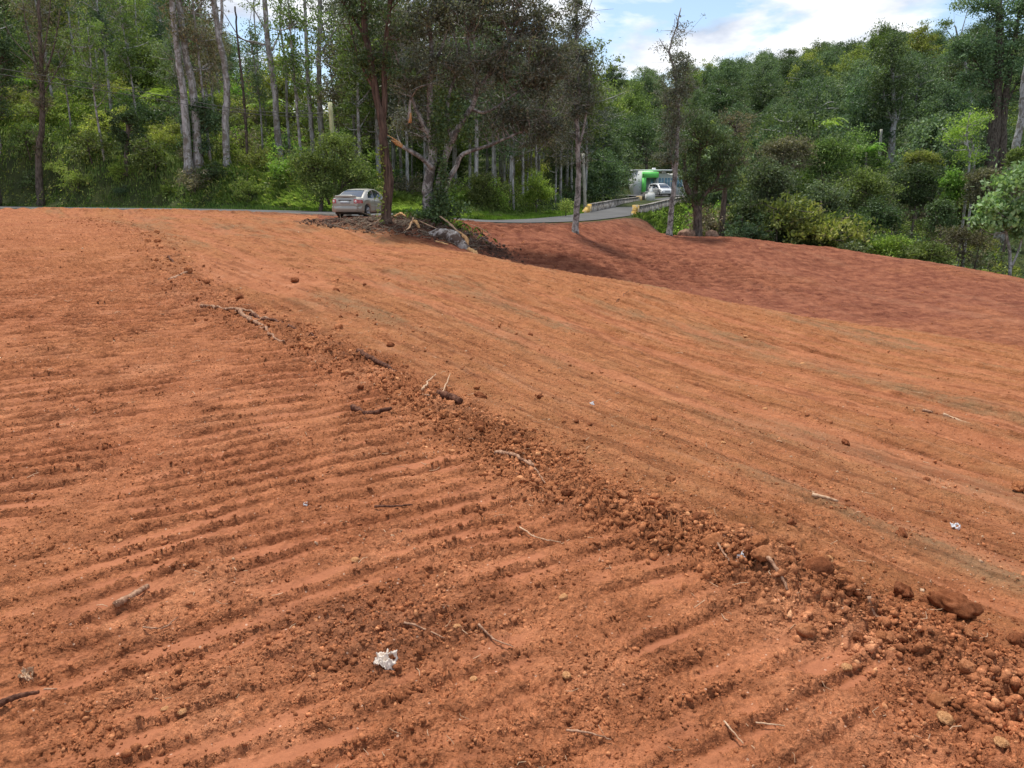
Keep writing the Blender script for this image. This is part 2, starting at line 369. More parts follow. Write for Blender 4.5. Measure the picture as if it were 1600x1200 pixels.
for u, Y, z in ((1050, 58, -2.2), (1150, 62, -4), (1300, 61, -6), (1450, 58, -6.6), (1600, 55, -7.2), (2000, 50, -8), (1300, 75, -6.5), (1600, 70, -7.5), (1150, 78, -4), (980, 60, -.9), (1050, 75, -2.5), (930, 75, -1.6),
    (-300, 56, .2), (0, 51, .15), (250, 48, .15), (450, 43.5, .1), (0, 57, .6), (0, 61, 3.6), (250, 55.5, .5), (250, 59.5, 3.2), (450, 52, .4), (450, 56.5, 1.9), (-300, 63, .8), (-300, 68, 4), (600, 52, .1), (700, 54, -.2), (860, 60, -.5),
    (0, 72, 8.5), (0, 100, 19), (0, 150, 36), (0, 220, 48), (250, 72, 7), (250, 100, 15), (250, 150, 29), (250, 220, 38), (420, 72, 4.5), (420, 100, 9.5), (420, 150, 17), (420, 220, 18),
    (600, 75, 1.2), (600, 100, 4), (600, 150, 10), (600, 220, 12), (800, 80, .3), (800, 110, 3.5), (800, 150, 9), (800, 250, 22), (800, 350, 24),
    (950, 98, .8), (950, 135, 7), (950, 190, 22), (950, 270, 37), (950, 350, 38), (1030, 112, .55), (1030, 128, 1.2), (1030, 160, 9), (1110, 175, 13), (1100, 250, 30), (1100, 350, 33),
    (1180, 100, .5), (1300, 100, 1), (1300, 140, 12), (1300, 190, 26), (1300, 250, 38), (1300, 350, 40), (1390, 110, 6), (1500, 82, -3), (1500, 110, 5), (1500, 150, 17), (1500, 200, 31), (1500, 260, 41), (1500, 350, 43),
    (1600, 95, 4.3), (1600, 105, 4.6), (1600, 150, 17), (1600, 220, 34), (1600, 350, 42), (2100, 90, 2), (2100, 160, 18), (2100, 300, 40)): cz(u, Y, z)
C = np.array(C); EXT = []
for az, rows in ((-1.35, ((1, 0), (5, 0), (15, 0), (40, .2), (60, 1), (90, 8), (150, 25), (300, 45))), (1.35, ((1, -.05), (3, -.5), (5, -1), (12, -2.2), (25, -4.5), (50, -7), (90, -3), (160, 15), (300, 35)))):
    for r, z in rows: EXT.append((math.sin(az) * r, math.cos(az) * r, z))
for az in (0, -.7, .7): EXT.append((math.sin(az) * 520, math.cos(az) * 520, 30))
C = np.vstack([C, EXT])
def warp(x, y):
    r = np.maximum(np.hypot(x, y), .8); az = np.clip(np.arctan2(x, y), -1.4, 1.4); return 2.2 * az, np.log(r) * 1.6
ca, cb = warp(C[:, 0], C[:, 1])
_U = lambda d2: np.where(d2 > 1e-12, .5 * d2 * np.log(np.maximum(d2, 1e-12)), 0)
n_ = len(C); K = np.zeros((n_ + 3, n_ + 3)); d2 = (ca[:, None] - ca) ** 2 + (cb[:, None] - cb) ** 2
K[:n_, :n_] = _U(d2) + np.eye(n_) * 2e-4; K[:n_, n_] = K[n_, :n_] = 1; K[:n_, n_ + 1] = K[n_ + 1, :n_] = ca; K[:n_, n_ + 2] = K[n_ + 2, :n_] = cb
Wt = np.linalg.solve(K, np.concatenate([C[:, 2], [0, 0, 0]]))
def _tps_raw(a, b):
    z = Wt[n_] + Wt[n_ + 1] * a + Wt[n_ + 2] * b
    for i in range(n_): z = z + Wt[i] * _U((a - ca[i]) ** 2 + (b - cb[i]) ** 2)
    return z
_GA = np.linspace(-3.2, 3.2, 321); _GB = np.linspace(-.5, 11.2, 469); _da = _GA[1] - _GA[0]; _db = _GB[1] - _GB[0]
_GZ = _tps_raw(*np.meshgrid(_GA, _GB, indexing='ij'))
def _cub(f): return (-.5 * f + f * f - .5 * f ** 3, 1 - 2.5 * f * f + 1.5 * f ** 3, .5 * f + 2 * f * f - 1.5 * f ** 3, -.5 * f * f + .5 * f ** 3)
def tps(x, y):
    a, b = warp(x, y); fa = np.clip((a - _GA[0]) / _da, 1, len(_GA) - 3.001); fb = np.clip((b - _GB[0]) / _db, 1, len(_GB) - 3.001)
    ia = fa.astype(int); ib = fb.astype(int); wa = _cub(fa - ia); wb = _cub(fb - ib); z = 0
    for p in range(4):
        for q in range(4): z = z + wa[p] * wb[q] * _GZ[ia + p - 1, ib + q - 1]
    return z * (1 - sstep(1.4, 2.2, np.abs(np.arctan2(x, y))))
ROADC = np.array([(-95, 76, .5), (-60, 65.5, .3), (-36, 57.0, .2), (-23, 53.2, .17), (-13, 48.2, .12), (-7, 45.6, .05), (-1.5, 46.0, -.3), (2.2, 49.3, -.4), (5.2, 55.8, -.45), (8.4, 63.5, -.4), (12.4, 74, -.15), (16.9, 86, .05), (20, 95, .3), (24, 104, .47), (30, 112, .58)])
RD = spline(ROADC, 90)
def road_dist(x, y):
    best = np.full(x.shape, 1e9); zz = np.zeros(x.shape); sg = np.zeros(x.shape)
    for i in range(len(RD) - 1):
        a, b = RD[i], RD[i + 1]; dx_, dy_ = b[0] - a[0], b[1] - a[1]; l2 = dx_ * dx_ + dy_ * dy_
        t = np.clip(((x - a[0]) * dx_ + (y - a[1]) * dy_) / l2, 0, 1)
        ex, ey = x - a[0] - t * dx_, y - a[1] - t * dy_; d = np.hypot(ex, ey); m = d < best
        best = np.where(m, d, best); zz = np.where(m, a[2] + t * (b[2] - a[2]), zz); sg = np.where(m, np.sign(dx_ * ey - dy_ * ex), sg)
    return best, zz, sg
def H(x, y):
    x = np.asarray(x, float); y = np.asarray(y, float); sh = x.shape; x = x.ravel(); y = y.ravel()
    z = tps(x, y); m = (y > 35) & (y < 130) & (np.abs(x) < 120)
    if m.any():
        d, rz, sg = road_dist(x[m], y[m]); wd = np.where(sg > 0, 3.4, 2.5)
        k = 1 - sstep(wd, wd + 3.0, d); z[m] = z[m] * (1 - k) + (rz - .03) * k
    k = sstep(10, 14, x) * sstep(36, 31, x) * 1. if False else sstep(11, 14.5, x) * (1 - sstep(31, 37, x)) * sstep(88, 94, y) * (1 - sstep(121, 127, y)); z = z * (1 - k) + k * (.25 + .3 * sstep(92, 112, y)); r = np.hypot(x, y); z = z + sstep(60, 110, r) * (1 - k) * 1.1 * fbm(x / 23, y / 23, 91, 3)
    return z.reshape(sh)
def Hs(x, y): return float(H(np.array([x]), np.array([y]))[0])
_YS = np.exp(np.linspace(math.log(1.2), math.log(260), 900))
def G(u, v):
    yc = (600 - v) / F; t = _YS / (cp + yc * sp); x = (u - 800) / F * t; z = EYE + t * (-sp + yc * cp)
    d = z - H(x, _YS); i = int(np.argmax(d < 0)); i = max(i, 1)
    f = d[i - 1] / (d[i - 1] - d[i] + 1e-9); Y = _YS[i - 1] + f * (_YS[i] - _YS[i - 1]); xx = x[i - 1] + f * (x[i] - x[i - 1])
    return np.array([xx, Y, Hs(xx, Y)])
# the row of loose clods pushed up along the edge of the bench
WPX = [(120, 343), (165, 350), (205, 362), (238, 380), (262, 408), (292, 440), (345, 482), (430, 512), (500, 545), (560, 572), (640, 615), (705, 650), (770, 695), (830, 728), (905, 775), (1000, 805), (1090, 850), (1180, 885), (1290, 945), (1400, 985), (1500, 1045), (1600, 1110), (1700, 1200)]
WR = spline([G(u, v) for u, v in WPX], 160)
def wr_dist(x, y):
    best = np.full(x.shape, 1e9); sg = np.zeros(x.shape); tt = np.zeros(x.shape)
    for i in range(len(WR) - 1):
        a, b = WR[i], WR[i + 1]; dx_, dy_ = b[0] - a[0], b[1] - a[1]; l2 = dx_ * dx_ + dy_ * dy_ + 1e-12
        t = np.clip(((x - a[0]) * dx_ + (y - a[1]) * dy_) / l2, 0, 1); ex, ey = x - a[0] - t * dx_, y - a[1] - t * dy_
        d = np.hypot(ex, ey); m = d < best; best = np.where(m, d, best); sg = np.where(m, np.sign(dx_ * ey - dy_ * ex), sg); tt = np.where(m, i + t, tt)
    return best, sg, tt
# edge of the graded soil, as range over azimuth
tg = np.gradient(RD[:, :2], axis=0); tg /= np.linalg.norm(tg, axis=1)[:, None]
near = RD[:, :2] + np.stack([tg[:, 1], -tg[:, 0]], 1) * 2.75
near = near[near[:, 1] < 60.5] if True else near
near = near[:int(np.argmax(near[:, 0] > 8.6)) or len(near)]
edge = [tuple(p) for p in near] + [(Xof(u, Y, -2), Y) for u, Y in ((1010, 58.5), (1050, 56), (1100, 54), (1200, 53), (1300, 53), (1450, 50), (1600, 46.5), (1800, 44), (2200, 42))]
E = np.array(edge); ea = np.arctan2(E[:, 0], E[:, 1]); er = np.hypot(E[:, 0], E[:, 1]); o_ = np.argsort(ea); ea, er = ea[o_], er[o_]
def soilmask(x, y):
    az = np.arctan2(x, y); r = np.hypot(x, y); rb = np.interp(az, ea, er); rb = np.where(np.abs(az) > 1.45, 60, rb)
    return rb - r          # positive inside

def tracks(x, y):
    """bulldozer grouser marks: ridge, groove, lane mask, smooth pads"""
    yy = y + .16 * fbm(x / 2.6, y / 2.6, 51, 2); th = R(33); hh = 1 / (1 + np.maximum(y - 2.5, 0) / 4.5) ** .9
    ph = (yy * math.cos(th) - x * math.sin(th) * hh) / .155 + .12 * fbm(x * 1.2, y * 1.2, 56, 2)
    idx = np.floor(ph); fr = ph - idx + .05 * fbm(x * 7, y * 7, 57, 2)
    lane = fbm((x + .1 * (y - 3)) * 1.1, y * .22, 61, 3)
    lm = sstep(-.65, -.15, lane + .25 * fbm(x * 1.1, y * 1.1, 63, 3)) * (.45 + .55 * sstep(-.35, .0, fbm(x * 1.5 + idx * 3.7, idx * 1.31, 68, 2)))
    q = 1 - .85 * np.exp(-((x - HOLE[0]) ** 2 / .2 + (y - HOLE[1]) ** 2 / .07)); lm = lm * q
    # cleat bar: slow rise from behind, abrupt face towards the viewer, groove in front of it
    ridge = np.where(fr > .42, np.exp(-((fr - .42) / .16) ** 2), np.exp(-((fr - .42) / .06) ** 2)); groove = np.exp(-((fr - .26) / .09) ** 2)
    flat = lm * (1 - np.clip(ridge + groove, 0, 1)) * sstep(-.1, .25, fbm(x * 1.6, y * 1.6 + idx * .6, 71, 3))
    return ridge, groove, lm, flat
def detail(x, y, z):
    """returns displacement and attribute dictionary for soil points"""
    r = np.hypot(x, y); n = x.shape
    inside = sstep(-.3, .5, soilmask(x, y) + .35 * fbm(x / 1.3, y / 1.3, 5, 3))
    wd, sg, tt = wr_dist(x, y)
    wdj = wd + .10 * fbm(x * 2.2, y * 2.2, 17, 3) * np.clip(r / 6, .5, 3)
    left = sg < 0
    bench = np.where(sg < 0, 1., 0.) * sstep(.05, .45, wd)
    # where the windrow line ends beyond its far end, treat everything far-left as bench
    slope_ = np.where(sg > 0, 1., 0.) * sstep(.1, .5, wd)
    # windrow berm
    wwid = .17 + .03 * np.clip(r, 0, 12)
    berm = np.exp(-(wdj / wwid) ** 2) * (.62 + .38 * np.tanh(1.5 * fbm(tt / 5, tt * 0 + 3, 41, 3) + .7))
    jx, jy = .06 * fbm(x * 9, y * 9, 31, 3), .06 * fbm(x * 9, y * 9, 32, 3); c1 = cells((x + jx) * 8, (y + jy) * 8, 3); c2 = cells((x + jx) * 19 + 5, (y + jy) * 19, 9); c3 = cells((x + jx * .5) * 44, (y + jy * .5) * 44 + 3, 12)
    D = berm * (.022 + .045 * c1 + .03 * c2 + .012 * c3 + .03 * fbm(x * 3, y * 3, 22, 3))
    bench = bench + 0.
    ridge, groove, lm, flat = tracks(x, y); flat = flat * bench
    dist = np.clip(.16 + r / 9.5, .38, 2.1)
    D = D + bench * lm * dist * (.030 * ridge * (.8 + .3 * c3 * np.clip(1.6 - r / 9, 0, 1) + .15 * c2) - .022 * groove)
    crumb = inside * (1 - flat) * np.where(left, 1., .5)
    patch = sstep(-.3, .35, fbm(x * 1.1, y * 1.1, 73, 4))
    D = D + crumb * (.015 * c2 * patch + .011 * c3) + .015 * fbm(x * 2.2, y * 2.2, 75, 4) * inside
    # the disturbed hole left of the pale plastic
    q = np.exp(-((x - HOLE[0]) ** 2 / .16 + (y - HOLE[1]) ** 2 / .05)); D = D + q * (.025 * fbm(x * 5, y * 5, 78, 3) + .03 * c1 + .02 * c2 - .02)
    # scrape lines along the slope
    dv = np.array([3.93, -5.81]); dv /= np.linalg.norm(dv); s_ = x * dv[1] - y * dv[0]; l_ = x * dv[0] + y * dv[1]
    st = fbm(s_ * 1.1, l_ * .10, 81, 4); st2 = fbm(s_ * 5, l_ * .35, 85, 3)
    midm = slope_ * (1 - sstep(-2, 2, farness(x, y)))
    D = D + midm * (.045 * st * np.clip(r / 9, .5, 2) + .03 * st2 * np.clip(r / 8, .6, 1.6) + .016 * np.clip(r / 9, .6, 2) * fbm(x * 3.5, y * 3.5, 87, 5, .65) + .012 * c2 * sstep(-.1, .3, fbm(x, y, 88, 3)))
    # far slope: small chevrons of track marks
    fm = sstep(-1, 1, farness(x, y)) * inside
    s3 = (x * .35 - y * .94) ; l3 = x * .94 + y * .35
    tr = np.sin(s3 * 2 * math.pi / .55 + 1.8 * np.sin(l3 * 2 * math.pi / 1.6) + 2 * fbm(x * .5, y * .5, 95, 2))
    fpat = sstep(-.35, .25, fbm(x * .14, y * .14 + 3, 96, 3)) * (1 - sstep(6, 22, x))
    D = D + fm * (.095 * tr * fpat + .035 * fbm(x * 1.1, y * 1.1, 98, 4, .6) + .03 * fbm(x * 3.2, y * 3.2, 99, 2))
    # mound of dark earth at the foot of the big trees
    du = (x + 5.4) / 5.6; dvv = (y - 36.4 + .22 * x) / 3.3
    mound = np.exp(-(du ** 2 + dvv ** 2) * 1.1) ; mo = sstep(.34, .52, mound + .22 * fbm(x * .8, y * .8, 101, 4))
    D = D + mo * inside * (.12 * fbm(x * 1.3, y * 1.3, 103, 4) + .05 - .12 * sstep(38.4, 39.6, y) * (1 - sstep(-6.2, -5.4, x)))
    strip = np.exp(-((soilmask(x, y) - .7) / .55) ** 2) * sstep(-22, -13, x)
    veg = (1 - inside) * (.12 * fbm(x * .9, y * .9, 105, 4))
    rdm = (y > 35) & (y < 130); dd = np.full(n, 99.)
    if rdm.any(): dd[rdm] = road_dist(x[rdm], y[rdm])[0]
    keep = sstep(2.6, 3.4, dd)
    D = (D * inside + veg) * keep
    lip = inside * np.exp(-((soilmask(x, y) - .55) / .5) ** 2) * sstep(-9, -14, x) if False else inside * np.exp(-((soilmask(x, y) - .55) / .5) ** 2) * (1 - sstep(-14, -9, x)); D = D + lip * (.17 + .03 * fbm(x * 2, y * 2, 133, 2))
    olive = midm * sstep(.05, .45, fbm(s_ * .55, l_ * .07, 111, 4) * 1.4) * sstep(-.5, .3, fbm(x * .4, y * .4, 112, 3))
    red = midm * sstep(.0, .5, -st * 1.6)
    foot = inside * np.exp(-(((x - Xof(960, 55, -1)) / 5.5) ** 2 + ((y - 55.5) / 3.6) ** 2))
    A = dict(press=np.clip(flat * .9 + red * .55 + bench * .16, 0, 1), damp=np.clip(mo * .95 + strip * .7 + .42 * q + foot * .5 + .35 * berm * sstep(.3, .7, c1) * sstep(-.1, .4, fbm(x * 3, y * 3, 121, 2)), 0, 1),
             far=fm * (1 - .35 * sstep(.1, .5, fbm(x * .12, y * .12, 123, 3)) * sstep(8, 20, x)), soil=inside, streak=midm * (.55 + .45 * st), ridge=np.clip(groove * lm * bench * .95 + (1 - np.clip(c1 * 1.5 + .2, 0, 1)) * berm * .6 + fm * sstep(.1, .4, fbm(s3 * 2.5, l3 * .16, 141, 3)) * .45 + fm * fpat * np.clip(-tr, 0, 1) * .6 + midm * sstep(.12, .45, fbm(s_ * 7, l_ * .45, 131, 3)) * .6, 0, 1),  # ridge: painted shade of grooves, furrows, clod gaps; also dark scrape lines
             olive=olive, pale=np.clip(foot * .55 + fm * .3 * sstep(.15, .5, fbm(s_ * .5, l_ * .06, 125, 3)) * sstep(8, 18, x) + midm * .5 * sstep(.25, .55, st2 * st + .2), 0, 1))
    return D, A
def farness(x, y):
    """>0 beyond the crest/hollow line that hides the dip"""
    az = np.arctan2(x, y); r = np.hypot(x, y)
    us = np.array([500, 600, 740, 1000, 1300, 1600, 2000]); ys = np.array([37.5, 35, 30.5, 26.8, 24, 22, 21.]); xs = np.array([Xof(u, Y, -1.5) for u, Y in zip(us, ys)])
    a = np.arctan2(xs, ys); rr = np.hypot(xs, ys); b = np.interp(az, a, rr); return np.where(az < a[0], -50, r - b)
HOLE = G(590, 985)

def build_ground():
    azf = np.linspace(-R(40), R(40), 820); side = np.linspace(R(40), R(180), 60)[1:]
    az = np.concatenate([-side[::-1], azf, side]); az = az[1:]       # closed ring
    rr = np.concatenate([[.25, .5, .8], np.exp(np.linspace(math.log(1.1), math.log(9), 620)), np.exp(np.linspace(math.log(9), math.log(62), 780))[1:], np.exp(np.linspace(math.log(62), math.log(600), 120))[1:]])
    A_, R_ = np.meshgrid(az, rr, indexing='xy'); x = (np.sin(A_) * R_).ravel(); y = (np.cos(A_) * R_).ravel()
    z = H(x, y); D, at = detail(x, y, z); z = z + D * sstep(.3, 1.2, np.hypot(x, y))
    na, nr = len(az), len(rr)
    mb = MB(); V = np.stack([x, y, z], 1)
    i, j = np.meshgrid(np.arange(nr - 1), np.arange(na), indexing='ij'); j2 = (j + 1) % na
    f = np.stack([i * na + j, (i + 1) * na + j, (i + 1) * na + j2, i * na + j2], -1).reshape(-1, 4)[:, ::-1]
    V = np.vstack([V, [[0, 0, float(z[:na].mean())]]]); c = len(V) - 1
    mb.add(V, f); mb.f.append(np.stack([np.arange(na), (np.arange(na) + 1) % na, np.full(na, c)], 1)[:, ::-1])
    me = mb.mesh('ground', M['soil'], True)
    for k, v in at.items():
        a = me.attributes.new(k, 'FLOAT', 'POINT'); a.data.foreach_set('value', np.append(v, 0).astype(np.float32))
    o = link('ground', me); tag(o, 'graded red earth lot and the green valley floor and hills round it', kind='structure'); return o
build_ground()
def HD(x, y):
    x = np.atleast_1d(np.asarray(x, float)); y = np.atleast_1d(np.asarray(y, float)); z = H(x, y); return z + detail(x, y, z)[0]
def GD(u, v): p = G(u, v); p[2] = HD(p[0], p[1])[0]; return p

# ------------------------------------------------------------------ road, bridge
def strip_mesh(line, half, dz, mb=None, thick=0):
    mb = mb or MB(); t = np.gradient(line[:, :2], axis=0); t /= np.linalg.norm(t, axis=1)[:, None]; nrm = np.stack([t[:, 1], -t[:, 0]], 1)
    k = np.linspace(-half, half, 7); V = []
    for i in range(len(line)):
        for a in k: V.append((line[i, 0] + nrm[i, 0] * a, line[i, 1] + nrm[i, 1] * a, line[i, 2] + dz - .015 * (a / half) ** 2))
    n = len(k); f = [(i * n + j, i * n + j + 1, (i + 1) * n + j + 1, (i + 1) * n + j) for i in range(len(line) - 1) for j in range(n - 1)]
    mb.add(V, f); return mb
rs = spline(ROADC, 240)
tag(strip_mesh(rs, 2.35, .03).build('road', M['asphalt'], smooth=True), kind='structure')
def offset_line(line, off):
    t = np.gradient(line[:, :2], axis=0); t /= np.linalg.norm(t, axis=1)[:, None]; o = line.copy(); o[:, 0] += t[:, 1] * off; o[:, 1] += -t[:, 0] * off; return o
def wall_along(line, th, h, z0=-.4, mb=None, hf=None):
    mb = mb or MB(); t = np.gradient(line[:, :2], axis=0); t /= np.linalg.norm(t, axis=1)[:, None]; V = []
    for i, p in enumerate(line):
        hh = h if hf is None else hf(i / (len(line) - 1)); nx, ny = t[i, 1] * th / 2, -t[i, 0] * th / 2
        V += [(p[0] - nx, p[1] - ny, p[2] + z0), (p[0] + nx, p[1] + ny, p[2] + z0), (p[0] + nx, p[1] + ny, p[2] + hh), (p[0] - nx, p[1] - ny, p[2] + hh)]
    f = [(i * 4 + a, i * 4 + (a + 1) % 4, i * 4 + 4 + (a + 1) % 4, i * 4 + 4 + a) for i in range(len(line) - 1) for a in range(4)]
    n = len(line); mb.add(V, f); mb.f.append(np.array([(3, 2, 1, 0)]) + mb.n - 4 * n); mb.f.append(np.array([(0, 1, 2, 3)]) + mb.n - 4); return mb
# kerb on the near edge at left
kl = offset_line(rs, 2.55); kl = kl[(kl[:, 0] < -9)]
o = wall_along(kl, .2, .09, -.2).build('kerb', M['curb']); tag(o, kind='structure')
def sub(line, a, b): i0 = int(np.argmin(np.hypot(line[:, 0] - a[0], line[:, 1] - a[1]))); i1 = int(np.argmin(np.hypot(line[:, 0] - b[0], line[:, 1] - b[1]))); return line[i0:i1 + 1]
ll = sub(offset_line(rs, -2.5), (6.9, 66), (14.3, 86)); rl = sub(offset_line(rs, 2.5), (9.7, 61), (19.6, 86))
rl2 = np.vstack([rl, [(rl[-1, 0] + 1.6, rl[-1, 1] + 1.2, rl[-1, 2]), (rl[-1, 0] + 3.6, rl[-1, 1] + 1.3, rl[-1, 2] - .05)]])
for line, lab in ((ll, 'stained concrete parapet on the far side of the little road bridge'), (rl2, 'stained concrete parapet on the near side of the little road bridge')):
    t = thing('bridge_parapet', lab, 'parapet', tuple(line[0]), group='parapets of the little road bridge'); b = line[0]
    loc = line - b
    wall_along(loc, .24, .62, -.9).build('wall', M['concrete'], t)
    wall_along(loc, .32, .70, .625).build('coping', M['concrete'], t)
    d = loc[1] - loc[0]; d /= np.linalg.norm(d[:2])
    end = np.array([-d * 1.9, -d * .1]); end[:, 2] = 0
    if line is ll: wall_along(np.linspace(end[0], end[1], 6), .34, .7, -.3, hf=lambda k: .12 + .55 * k).build('painted_end', M['yellow'], t)
    else:
        wall_along(np.array([-d * .75, -d * .1]), .42, .78, -.3).build('painted_end', M['yellow'], t)
        wall_along(np.array([-d * 1.25, -d * .76]), .3, .3, -.3).build('painted_foot', M['yellow'], t)
    e = loc[-1]; d2_ = loc[-1] - loc[-2]; d2_ /= np.linalg.norm(d2_[:2])
    if line is ll: wall_along(np.array([e + d2_ * .1, e + d2_ * 1.5]), .4, .75, -.4).build('painted_end', M['yellow'], t)

# ------------------------------------------------------------------ vegetation generators
def leaves(mb, pts, size, rng, aspect=.45, droop=0., up=0.):
    n = len(pts); d = rng.standard_normal((n, 3)); d[:, 2] -= droop; d /= np.linalg.norm(d, axis=1)[:, None]
    e = rng.standard_normal((n, 3)); e[:, 2] += 0
    if up: # make blades face upwards more
        nrm = rng.standard_normal((n, 3)); nrm[:, 2] += up; e = np.cross(nrm, d)
    e -= d * np.sum(e * d, 1)[:, None]; e /= np.linalg.norm(e, axis=1)[:, None] + 1e-9
    s = size * rng.uniform(.6, 1.3, n)[:, None]
    a, b = d * s * .5, e * s * .5 * aspect
    V = np.stack([pts - a, pts + b - a * .1, pts + a, pts - b - a * .1], 1).reshape(-1, 3)
    mb.add(V, np.arange(n * 4).reshape(-1, 4)); return mb
def blob_pts(c, r, ncl, per, cr, rng, lump=.6):
    """clustered points inside an uneven ellipsoid; returns (points, cluster centres)"""
    c = np.asarray(c, float); r = np.asarray(r, float)
    d = rng.standard_normal((ncl, 3)); d /= np.linalg.norm(d, axis=1)[:, None]
    ph = rng.uniform(0, 6.28, 6); lob = 1 + lump * (np.sin(3 * np.arctan2(d[:, 1], d[:, 0]) + ph[0]) * .5 + np.sin(5 * d[:, 2] + ph[1]) * .5 + rng.standard_normal(ncl) * .35)
    k = (rng.uniform(0, 1, ncl) ** .45) * np.clip(lob, .3, 1.65)
    cc = c + d * r * k[:, None]
    cs = cr * rng.uniform(.55, 1.35, ncl)
    m = np.repeat(np.arange(ncl), per); g = rng.standard_normal((len(m), 3)) * .5; g[:, 2] *= .62
    p = cc[m] + g * cs[m][:, None]
    return p, cc
def limb(a, b, r0, r1, rng, mb, sag=.12, sides=5, n=6):
    a = np.asarray(a, float); b = np.asarray(b, float); L_ = np.linalg.norm(b - a); m = (a + b) / 2 + rng.standard_normal(3) * L_ * .09; m[2] -= L_ * sag * rng.uniform(-.4, 1)
    mb.tube(spline([a, m, b], n), np.linspace(r0, r1, n), sides, cap=False)
def tree(name, label, cat, Y, trunks, blobs, leaf='leaf_mid', bark='bark_dark', lsize=.13, ncl=14, per=60, cr=.5, group=None, base=None, dry=0, seed=None, droop=.3, nb=.5, extra=None, twigs=0, br0=.05, aspect=.45, depth=None, rough=.05):
    """trunks: [([(u,v) or (u,v,dY)...], r0, r1)], blobs: [(u,v,ru,rv[,dY[,k]])] in picture units turned into metres at distance Y"""
    rng = np.random.default_rng(seed if seed is not None else abs(hash(label)) % 99991 if False else sum(map(ord, label)))
    k = Y / F * .985
    u0, v0 = trunks[0][0][0][:2]
    X0 = P(u0, v0, Y)[0]; z0 = Hs(X0, Y); t = thing(name, label, cat, (X0, Y, z0), group=group); B = np.array([X0, Y, z0])
    tm = MB(); tp = []; tr_ = []
    for ti, (path, r0, r1) in enumerate(trunks):
        pts = [P(q[0], q[1], Y + (q[2] if len(q) > 2 else 0)) - B for q in path]
        if ti == 0: pts[0] = np.array([0, 0, -.25]); pts[0][2] = min(-.25, pts[1][2] - .3)
        n = max(8, 5 * len(pts)); s_ = spline(pts, n); L_ = np.linalg.norm(s_[-1] - s_[0]); s_[1:-1] += rng.standard_normal((n - 2, 3)) * L_ * .0012
        rad = r0 + (r1 - r0) * np.linspace(0, 1, n) ** .85
        if ti == 0: rad[0] *= 1.55; rad[1] *= 1.15
        tm.tube(s_, rad, 10, rough=rough, rng=rng); tp.append(s_); tr_.append(rad)
    tp = np.concatenate(tp); tr_ = np.concatenate(tr_)
    cm = MB(); hasleaf = False
    for b in blobs:
        u, v, ru, rv = b[:4]; dY = b[4] if len(b) > 4 else 0; kk = b[5] if len(b) > 5 else 1
        c = P(u, v, Y + dY) - B; rx = ru * k; rz = rv * k; ry = min(rx, max(rz, 1.2)) if depth is None else depth
        p, cc = blob_pts(c, (rx * .86, ry * .86, rz * .86), max(2, int(ncl * kk)), per, cr, rng)
        if per: leaves(cm, p, lsize, rng, droop=droop, aspect=aspect); hasleaf = True
        for q in cc[:max(1, int(len(cc) * nb))]:
            d = np.linalg.norm(tp - q, axis=1) + np.maximum(0, tp[:, 2] - q[2] + .3 * np.linalg.norm(tp[:, :2] - q[:2], axis=1)) * 2.5
            j = int(np.argmin(d)); a = tp[j]; r_ = min(tr_[j] * .6, br0); limb(a, q, r_, r_ * .25, rng, tm)
            for _ in range(twigs):
                e = q + rng.standard_normal(3) * cr * 1.3; e[2] += cr * .3; limb(q, e, .012, .006, rng, tm, sides=3, n=4)
    tm.build('trunk', M[bark], t, smooth=True)
    if hasleaf: cm.build('crown', M[leaf], t)
    return t, B, tm

# ------------------------------------------------------------------ standing trees of the photograph
S = 1.0
ALLT = []
def T(*a, **k): r = tree(*a, **k); ALLT.append(r[0]); return r
# front twisted brown tree beside the car
t, B, tm = T('twisted_tree', 'twisted reddish brown trunk forking into two stems right of the parked sedan', 'tree', 36,
  [([(603, 352), (604, 320), (608, 280), (600, 235), (598, 195), (588, 150), (578, 90), (570, 40), (568, -30)], .27, .13),
   ([(598, 200), (601, 150), (600, 100), (606, 40), (612, -30)], .15, .09), ([(589, 150), (560, 90), (545, 30)], .07, .03), ([(572, 60), (540, 10), (520, -20)], .06, .03)],
  [(575, 30, 50, 45), (600, 100, 36, 40, 0, .8), (565, 100, 30, 30, 0, .5), (548, -5, 40, 30, 0, .7), (610, -20, 60, 40, 0, 1.2)], leaf='leaf_dark', bark='bark_red', lsize=.14, ncl=34, per=60, cr=.45, twigs=1, br0=.035)
vm = MB(); rng = np.random.default_rng(5)
pp = np.array([P(597 + 4 * math.sin(i * 1.7), v, 36) - B for i, v in enumerate(np.linspace(345, 230, 46))]); pp[:, 1] -= .26
leaves(vm, np.repeat(pp, 4, 0) + rng.standard_normal((184, 3)) * .07, .13, rng, aspect=.8); vm.build('vine_leaves', M['leaf_yellow'], t)
